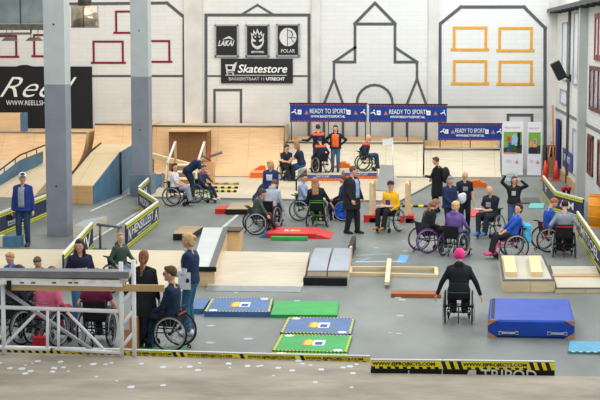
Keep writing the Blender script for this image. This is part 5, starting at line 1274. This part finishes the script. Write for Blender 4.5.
# --- centre group
seated('person in a dark green sweater sitting in a dark wheelchair, reaching down to the right','dark wheelchair nearest the red ramp box, under the person in dark green',255.5,234,-76,
    dict(frame=(40,40,44),back=(30,30,34)),h=1.50,top=(74,92,78),bottom=(60,44,52),hair=('bob',(84,56,54)),hl=(-.2,.35,.50),hr=(.30,.34,.42),lean=10,head=(0,-25),shoe=(190,60,80))
seated('person in a light grey hoodie seen from behind, leaning forward in a wheelchair','wheelchair with pink frame under the person in the light grey hoodie',269,227,-20,
    dict(frame=(170,50,80)),h=1.80,top=(168,176,188),bottom=(60,64,76),hair=('short',(104,80,62)),hl=(-.24,.42,.62),hr=(.34,.26,.42),lean=26,hood=True,bulk=1.15,head=(20,-15))
person('person in a navy shirt crouching behind the one in the light grey hoodie',here(257,216),-95,h=1.74,top=(38,56,92),bottom=(44,50,64),hair=('short',(116,84,62)),pel=(0,0,.50),fl=(-.12,.26,.09),fr=(.14,.1,.09),hl=(-.1,.5,.62),hr=(.22,.42,.55),lean=32,head=(0,-5))
seated('man in a light blue shirt sitting half hidden behind the long-haired woman in black','wheelchair of the man in the light blue shirt, mostly hidden',302,220,-100,
    dict(frame=(70,150,60)),h=1.74,top=(164,180,206),bottom=(104,106,104),hair=('short',(90,66,56)),hl=(-.15,.36,.62),hr=(.15,.36,.62),shoe=(120,60,54),head=(-30,-10))
seated('woman with long brown hair and black top, seen from behind in a green wheelchair','green-framed wheelchair seen from behind in the middle of the floor',317.5,226.5,-5,
    dict(frame=(70,150,60),back=(26,30,28),stripe=(90,170,70),camber=8),h=1.76,top=(30,32,42),sleeve='3/4',bottom=(34,34,38),hair=('long',(166,126,84)),hl=(-.2,.3,.62),hr=(.38,.22,.56),lean=2,side=-7,head=(10,0),shoe=(140,60,60))
seated('person in navy sitting in a wheelchair, mostly hidden behind the man in the leather jacket','wheelchair with bright blue wheel discs behind the man in the leather jacket',345.5,220.5,72,
    dict(frame=(40,42,60),wheel_face=(40,90,190),back=(30,36,60)),h=1.62,top=(40,52,92),bottom=(44,50,70),hair=('short',(120,70,56)),hl=(-.2,.3,.62),hr=(.2,.3,.62),lean=4)
person('man in a black leather jacket and dark trousers standing beside the red ramp, turned right',here(351.5,233.5),-125,h=1.82,top=(34,36,40),bottom=(30,31,34),shoe=(20,20,22),hair=('short',(112,82,62)),coat=.30,hl=(-.22,.20,.86),hr=(.22,.18,.88),open_front=(.07,(150,176,210)),bulk=1.4,head=(38,-8),fl=(-.12,.10,.09),fr=(.12,-.06,.09))
seated('man in a yellow hoodie and black cap sitting with papers on his lap','silver wheelchair of the man in the yellow hoodie',391,231,148,
    dict(frame=(120,124,130)),h=1.76,top=(250,190,36),bottom=(36,36,40),hair=('short',(60,48,44)),hat=('cap',(34,36,44),(34,36,44)),hl=(-.2,.26,.62),hr=(.26,.12,.56),head=(35,4),logo=(.07,.36,.62,(70,60,120)),shoe=(160,110,70),bulk=1.28)
pq=here(391,231)
mb=MB(); Mz=Matrix.Translation(pq)@Matrix.Rotation(R(148),4,'Z'); mb.box((-.22,.16,.705),(.2,.44,.72),mat((226,220,226),.6),Mz); mb.box((-.2,.18,.72),(.16,.40,.73),mat((216,160,170),.6),Mz); single(mb,'paper_stack','stack of papers on the lap of the man in the yellow hoodie','papers')
# --- right centre group
person('tall man in a long black coat with a black backpack, standing in profile',here(437,212.5),68,h=1.68,top=(26,27,31),bottom=(26,27,31),hair=('short',(110,66,50)),coat=.42,hl=(-.12,.34,1.14),hr=(.12,.2,1.0),head=(0,-12),shoe=(20,20,22))
pq=here(437,212); Mz=Matrix.Translation(pq)@Matrix.Rotation(R(68),4,'Z'); mb=MB(); mb.ell((0,-.26,1.13),(.17,.13,.25),mat((36,37,42),.7),None); mb.v=[Mz@p for p in mb.v]; o=single(mb,'backpack','black backpack on the back of the man in the long black coat','backpack')
mb=MB(); mb.cbox((-.12,-.41,.98),(.12,-.37,1.13),mat((50,52,58),.7),.015,Mz); part(mb,'pocket',o)
for s in (-1,1): mb=MB(); mb.path([Mz@V((s*.12,-.17,.98)),Mz@V((s*.13,-.15,1.28)),Mz@V((s*.12,-.02,1.37)),],.018,mat((50,52,58),.7)); part(mb,'strap',o)
person('grey-haired person in a navy jacket holding a white bag among the standing people',here(449,236),-150,h=1.60,top=(32,50,86),bottom=(34,40,66),hair=('bob',(140,138,140)),hl=(-.08,.30,1.04),hr=(.1,.3,.96),coat=.12,head=(-10,-15))
q=here(460,234); mb=MB(); mb.ell((q.x+.02,q.y-.26,.98),(.13,.07,.14),mat((230,232,236),.6,bump=.3)); mb.ell((q.x+.07,q.y-.27,1.06),(.08,.05,.08),mat((230,232,236),.6)); single(mb,'white_bag','crumpled white bag held by the grey-haired person','bag')
person('bald man in a navy t-shirt with a white print standing beside the grey-haired person',here(464,232),-172,h=1.66,top=(26,30,46),sleeve='short',bottom=(28,30,38),hair=('bald',(0,0,0)),hl=(-.26,.06,.80),hr=(.24,.12,.82),logo=(.07,.50,.74,(150,146,148)),head=(0,-10))
seated('woman with brown ponytail and black top in a wheelchair with purple rims','wheelchair with purple wheel rims and a black bag on its back',424,252,-66,
    dict(frame=(60,40,90),rim=(126,60,150),tyre=(90,44,110),back=(40,38,60)),h=1.72,top=(30,31,36),bottom=(36,36,42),hair=('pony',(150,108,74)),hl=(-.1,.34,.64),hr=(.14,.34,.62),head=(10,-12),bulk=1.25,lean=20)
seated('blonde woman in a purple hoodie and jeans sitting in a black wheelchair, seen from behind','black wheelchair with orange grip under the woman in the purple hoodie',454,256.5,-30,
    dict(frame=(40,40,44),back=(26,26,30),camber=6),h=1.68,top=(110,84,150),bottom=JEAN,hair=('bun',(214,176,120)),hl=(-.22,.3,.64),hr=(.24,.34,.62),hood=True,head=(-10,-8),shoe=(180,80,50))
seated('bald man in a navy t-shirt with print reading papers in a wheelchair, facing front','wheelchair with large dark wheels under the bald man reading',491,236.5,148,
    dict(frame=(50,52,56),camber=8,tyre=(40,42,46)),h=1.80,top=(28,34,50),sleeve='short',bottom=(38,42,54),hair=('bald',(0,0,0)),hl=(.05,.30,.70),hr=(.16,.30,.70),head=(0,-30),logo=(.07,.46,.72,(150,146,150)),shoe=(60,110,170))
q=here(491,236.5); mb=MB(); Mz=Matrix.Translation(q)@Matrix.Rotation(R(148),4,'Z'); mb.box((.0,.36,.72),(.24,.55,.735),mat((236,238,240),.6),Mz@Matrix.Rotation(R(4),4,'X')); single(mb,'paper_stack','white papers on the lap of the bald man reading in his wheelchair','papers')
person('woman in a black cardigan and jeans holding both hands up high',here(513.5,234),172,h=1.56,top=(34,35,40),bottom=(70,100,140),hair=('bob',(110,84,66)),hl=(-.20,.16,1.62),hr=(.24,.16,1.76),el=(-1,.3,-.2),er=(1,0,-.5),logo=(.06,.46,.74,(190,190,196)),shoe=(50,54,60),head=(15,0))
seated('woman in a bright blue shirt with dark bun sitting in a wheelchair, looking back','wheelchair with a bright blue and pink bag hanging behind it',513,258.5,100,
    dict(frame=(200,60,120),wheel_face=None,camber=3),h=1.66,top=(40,84,186),sleeve='3/4',bottom=(38,36,46),hair=('bun',(54,38,40)),hl=(-.16,.34,.60),hr=(.2,.3,.6),head=(40,0),shoe=(210,80,140),lean=-14)
q=here(513,258.5); Mz=Matrix.Translation(q)@Matrix.Rotation(R(100),4,'Z'); mb=MB(); mb.cbox((-.17,-.40,.38),(.17,-.20,.84),mat((70,180,214),.6,noise=.2,scale=8),.04,Mz); o=single(mb,'shoulder_bag','bright blue bag with pink and yellow parts hanging on a wheelchair','bag')
mb=MB(); mb.cbox((-.1,-.43,.44),(.12,-.38,.62),mat((236,96,160),.6,noise=.1),.02,Mz); part(mb,'pocket',o); mb=MB(); mb.cbox((-.12,-.425,.64),(.14,-.38,.74),mat((236,206,130),.6),.02,Mz); part(mb,'flap',o)
person('woman with short red hair and blue top sitting in a wheelchair, turned to the right',here(546,251),-78,seated=True,h=1.68,top=(36,82,176),sleeve='long',bottom=(50,54,80),hair=('short',(170,104,60)),hl=(-.16,.34,.64),hr=(.2,.32,.62),head=(0,-20),lean=8)
wheelchair('wheelchair with white handrims under the woman with short red hair',here(546,251),-78,frame=(170,60,70))
seated('person in a grey top with short dark hair seen from behind, beside the barrier','wheelchair with a red bar across its black back beside the barrier',564,257,-4,
    dict(frame=(40,40,44),back=(26,26,30),stripe=(190,40,50),back_h=.34),h=1.74,top=(140,144,154),sleeve='3/4',bottom=(40,42,50),hair=('short',(44,28,32)),hl=(-.36,.1,.58),hr=(.34,.12,.58),bulk=1.12,lean=3,head=(0,-15))
seated('person in a bright pink knit hat and black sweater pushing a wheelchair away alone','wheelchair with a green bar and black wheels in the empty floor area',458.5,322.5,-2,
    dict(frame=(36,44,42),back=(24,26,28),stripe=(30,110,80),camber=0,back_h=.14,handles=False,tyre=(22,22,26)),h=1.72,top=(30,31,38),bottom=(34,34,40),hair=('short',(60,40,40)),hood=True,hat=('beanie',(236,52,140),(236,52,140)),hl=(-.40,.04,.50),hr=(.40,.04,.50),el=(-1,-.5,.1),er=(1,-.5,.1),head=(0,-12),lean=6)
# --- left foreground
person('man in a blue jacket and black and white cap standing alone by the nearer column',here(24,246),178,h=1.86,top=(34,58,128),bottom=(44,66,96),hair=('short',(80,62,50)),hat=('cap',(232,232,238),(30,34,48)),coat=.10,open_front=(.075,(150,156,164)),hl=(-.26,.06,.84),hr=(.24,.12,.80),shoe=(60,60,66),head=(20,-6))
q=here(11.5,246); mb=MB(); c=V((q.x-.02,q.y-.05,.66)); mb.cbox((c.x-.08,c.y-.06,c.z),(c.x+.08,c.y+.06,c.z+.14),mat((28,28,32),.4),.015); o=single(mb,'camera_bag','black camera held low by the man in the cap','camera')
mb=MB(); mb.tube((c.x,c.y-.13,c.z+.06),(c.x,c.y-.06,c.z+.06),.045,mat((40,40,44),.3)); part(mb,'lens',o)
seated('boy with short fair hair in a green camouflage jacket sitting behind the scaffold','wheelchair of the boy in the green camouflage jacket',120,292,-125,
    dict(frame=(40,46,44)),h=1.46,top=(58,78,66),bottom=(110,120,136),hair=('short',(200,156,104)),hl=(-.12,.34,.66),hr=(.26,.18,.60),hood=True,head=(-25,5))
person('woman with long dark curly hair, navy print sweater and jeans standing behind the scaffold',here(81,331),-152,h=1.66,top=(32,38,62),bottom=(70,120,160),hair=('long',(70,44,36)),hl=(-.18,.24,1.0),hr=(.2,.2,.96),logo=(.10,.36,.55,(200,200,216)),shoe=(200,200,206),head=(-30,-5))
person('woman with a long brown ponytail, black coat and jeans seen from behind',here(144.5,348.5),-8,h=1.66,top=(30,32,38),bottom=(42,72,118),hair=('pony',(140,94,60)),coat=.34,hl=(-.16,.2,.92),hr=(.22,.16,.86),shoe=(60,60,80),head=(5,0))
seated('man with glasses in a dark navy shirt sitting in a sporty wheelchair, facing left','sporty wheelchair with black wheels and an orange tag under the man with glasses',174,349,80,
    dict(frame=(44,46,50),handles=False,camber=5,back_h=.2,stripe=(210,90,40)),h=1.84,top=(30,44,68),sleeve='long',bottom=(38,46,66),hair=('short',(100,70,54)),glasses=True,hl=(-.14,.36,.62),hr=(.16,.34,.62),head=(8,0),bulk=1.1)
person('blonde woman with a bun and navy t-shirt over white sleeves, holding a sheet of paper',here(191,335),78,h=1.80,top=(32,50,84),sleeve='short',trim=('undersleeve',(214,220,232)),bottom=(52,98,132),hair=('bun',(206,172,120)),hl=(-.10,.26,1.02),hr=(.12,.27,1.04),shoe=(236,236,240),head=(0,-5),logo=(.08,.40,.72,(200,206,220)))
q=here(186,335); mb=MB(); mb.box((q.x-.10,q.y-.20,.84),(q.x+.12,q.y-.19,1.14),mat((232,236,244),.5),Matrix.Identity(4)); single(mb,'paper_sheet','sheet of paper held by the blonde woman with the bun','paper')
seated('person in a bright pink cardigan and dark red skirt seen through the scaffold','wheelchair of the person in the pink cardigan behind the scaffold',47,345,-24,
    dict(frame=(120,122,126),rim=(190,194,200),back_h=.16,handles=False,back=(128,38,62)),h=1.72,top=(226,110,140),bottom=(150,44,70),hair=('short',(140,90,60)),hl=(-.24,.3,.62),hr=(.28,.2,.60),bulk=1.36,head=(0,-22),lean=6)
mb=MB(); q=here(41,346); mb.cbox((q.x-.06,q.y-.36,.04),(q.x+.18,q.y-.26,.24),mat((176,36,46),.6),.03); o=single(mb,'red_bag','red bag hanging low behind the person in the pink cardigan','bag')
mb=MB(); mb.path([V((q.x+.0,q.y-.31,.23)),V((q.x+.06,q.y-.30,.32)),V((q.x+.12,q.y-.31,.23))],.012,mat((160,30,40),.6)); part(mb,'strap',o)
seated('person in a maroon sweater with short hair seen from behind in a black wheelchair','black high-backed wheelchair directly behind the scaffold diagonal',97,346,-3,
    dict(frame=(60,60,64),back=(24,24,28),back_h=.34,rim=(170,174,184)),h=1.66,top=(116,34,66),sleeve='short',bottom=(40,40,50),hair=('short',(130,86,60)),hl=(-.3,.12,.56),hr=(.34,.14,.52),bulk=1.25,head=(0,-20))
seated('person in a black sweater seen from behind in the leftmost wheelchair behind the scaffold','leftmost wheelchair behind the scaffold, black with silver handrims',13,343,-30,
    dict(frame=(50,50,54),back=(24,24,28),rim=(186,190,196)),h=1.72,top=(34,36,42),bottom=(40,42,48),hair=('short',(60,56,56)),hl=(-.22,.3,.62),hr=(.3,.22,.60),bulk=1.2,head=(0,-15),lean=8)
seated('fair-haired child in a bright blue shirt, only head and shoulders showing above the plank','wheelchair of the fair-haired child in bright blue',14,318,150,
    dict(frame=(60,62,70)),h=1.50,top=(34,96,214),bottom=(50,56,76),hair=('short',(196,150,96)),hl=(-.15,.32,.62),hr=(.15,.32,.62),head=(0,-15))
seated('person in a dark top whose brown hair just shows above the plank','wheelchair behind the person in the pink cardigan',41,321,165,
    dict(frame=(60,62,70)),h=1.46,top=(40,44,70),bottom=(44,48,60),hair=('short',(110,84,68)),hl=(-.15,.32,.62),hr=(.15,.32,.62),head=(0,-30))
# cardboard box near the ladder frame, orange tag, glove
q=here(131,350); mb=MB(); mb.cbox((q.x-.11,q.y-.1,0),(q.x+.13,q.y+.14,.58),mat((206,140,96),.7),.008); o=single(mb,'cardboard_box','tall orange-brown cardboard box behind the ladder end of the scaffold','box')
mb=MB(); mb.box((q.x-.12,q.y-.11,.36),(q.x+.0,q.y-.10,.56),mat((214,210,214),.6)); part(mb,'paper_label',o)
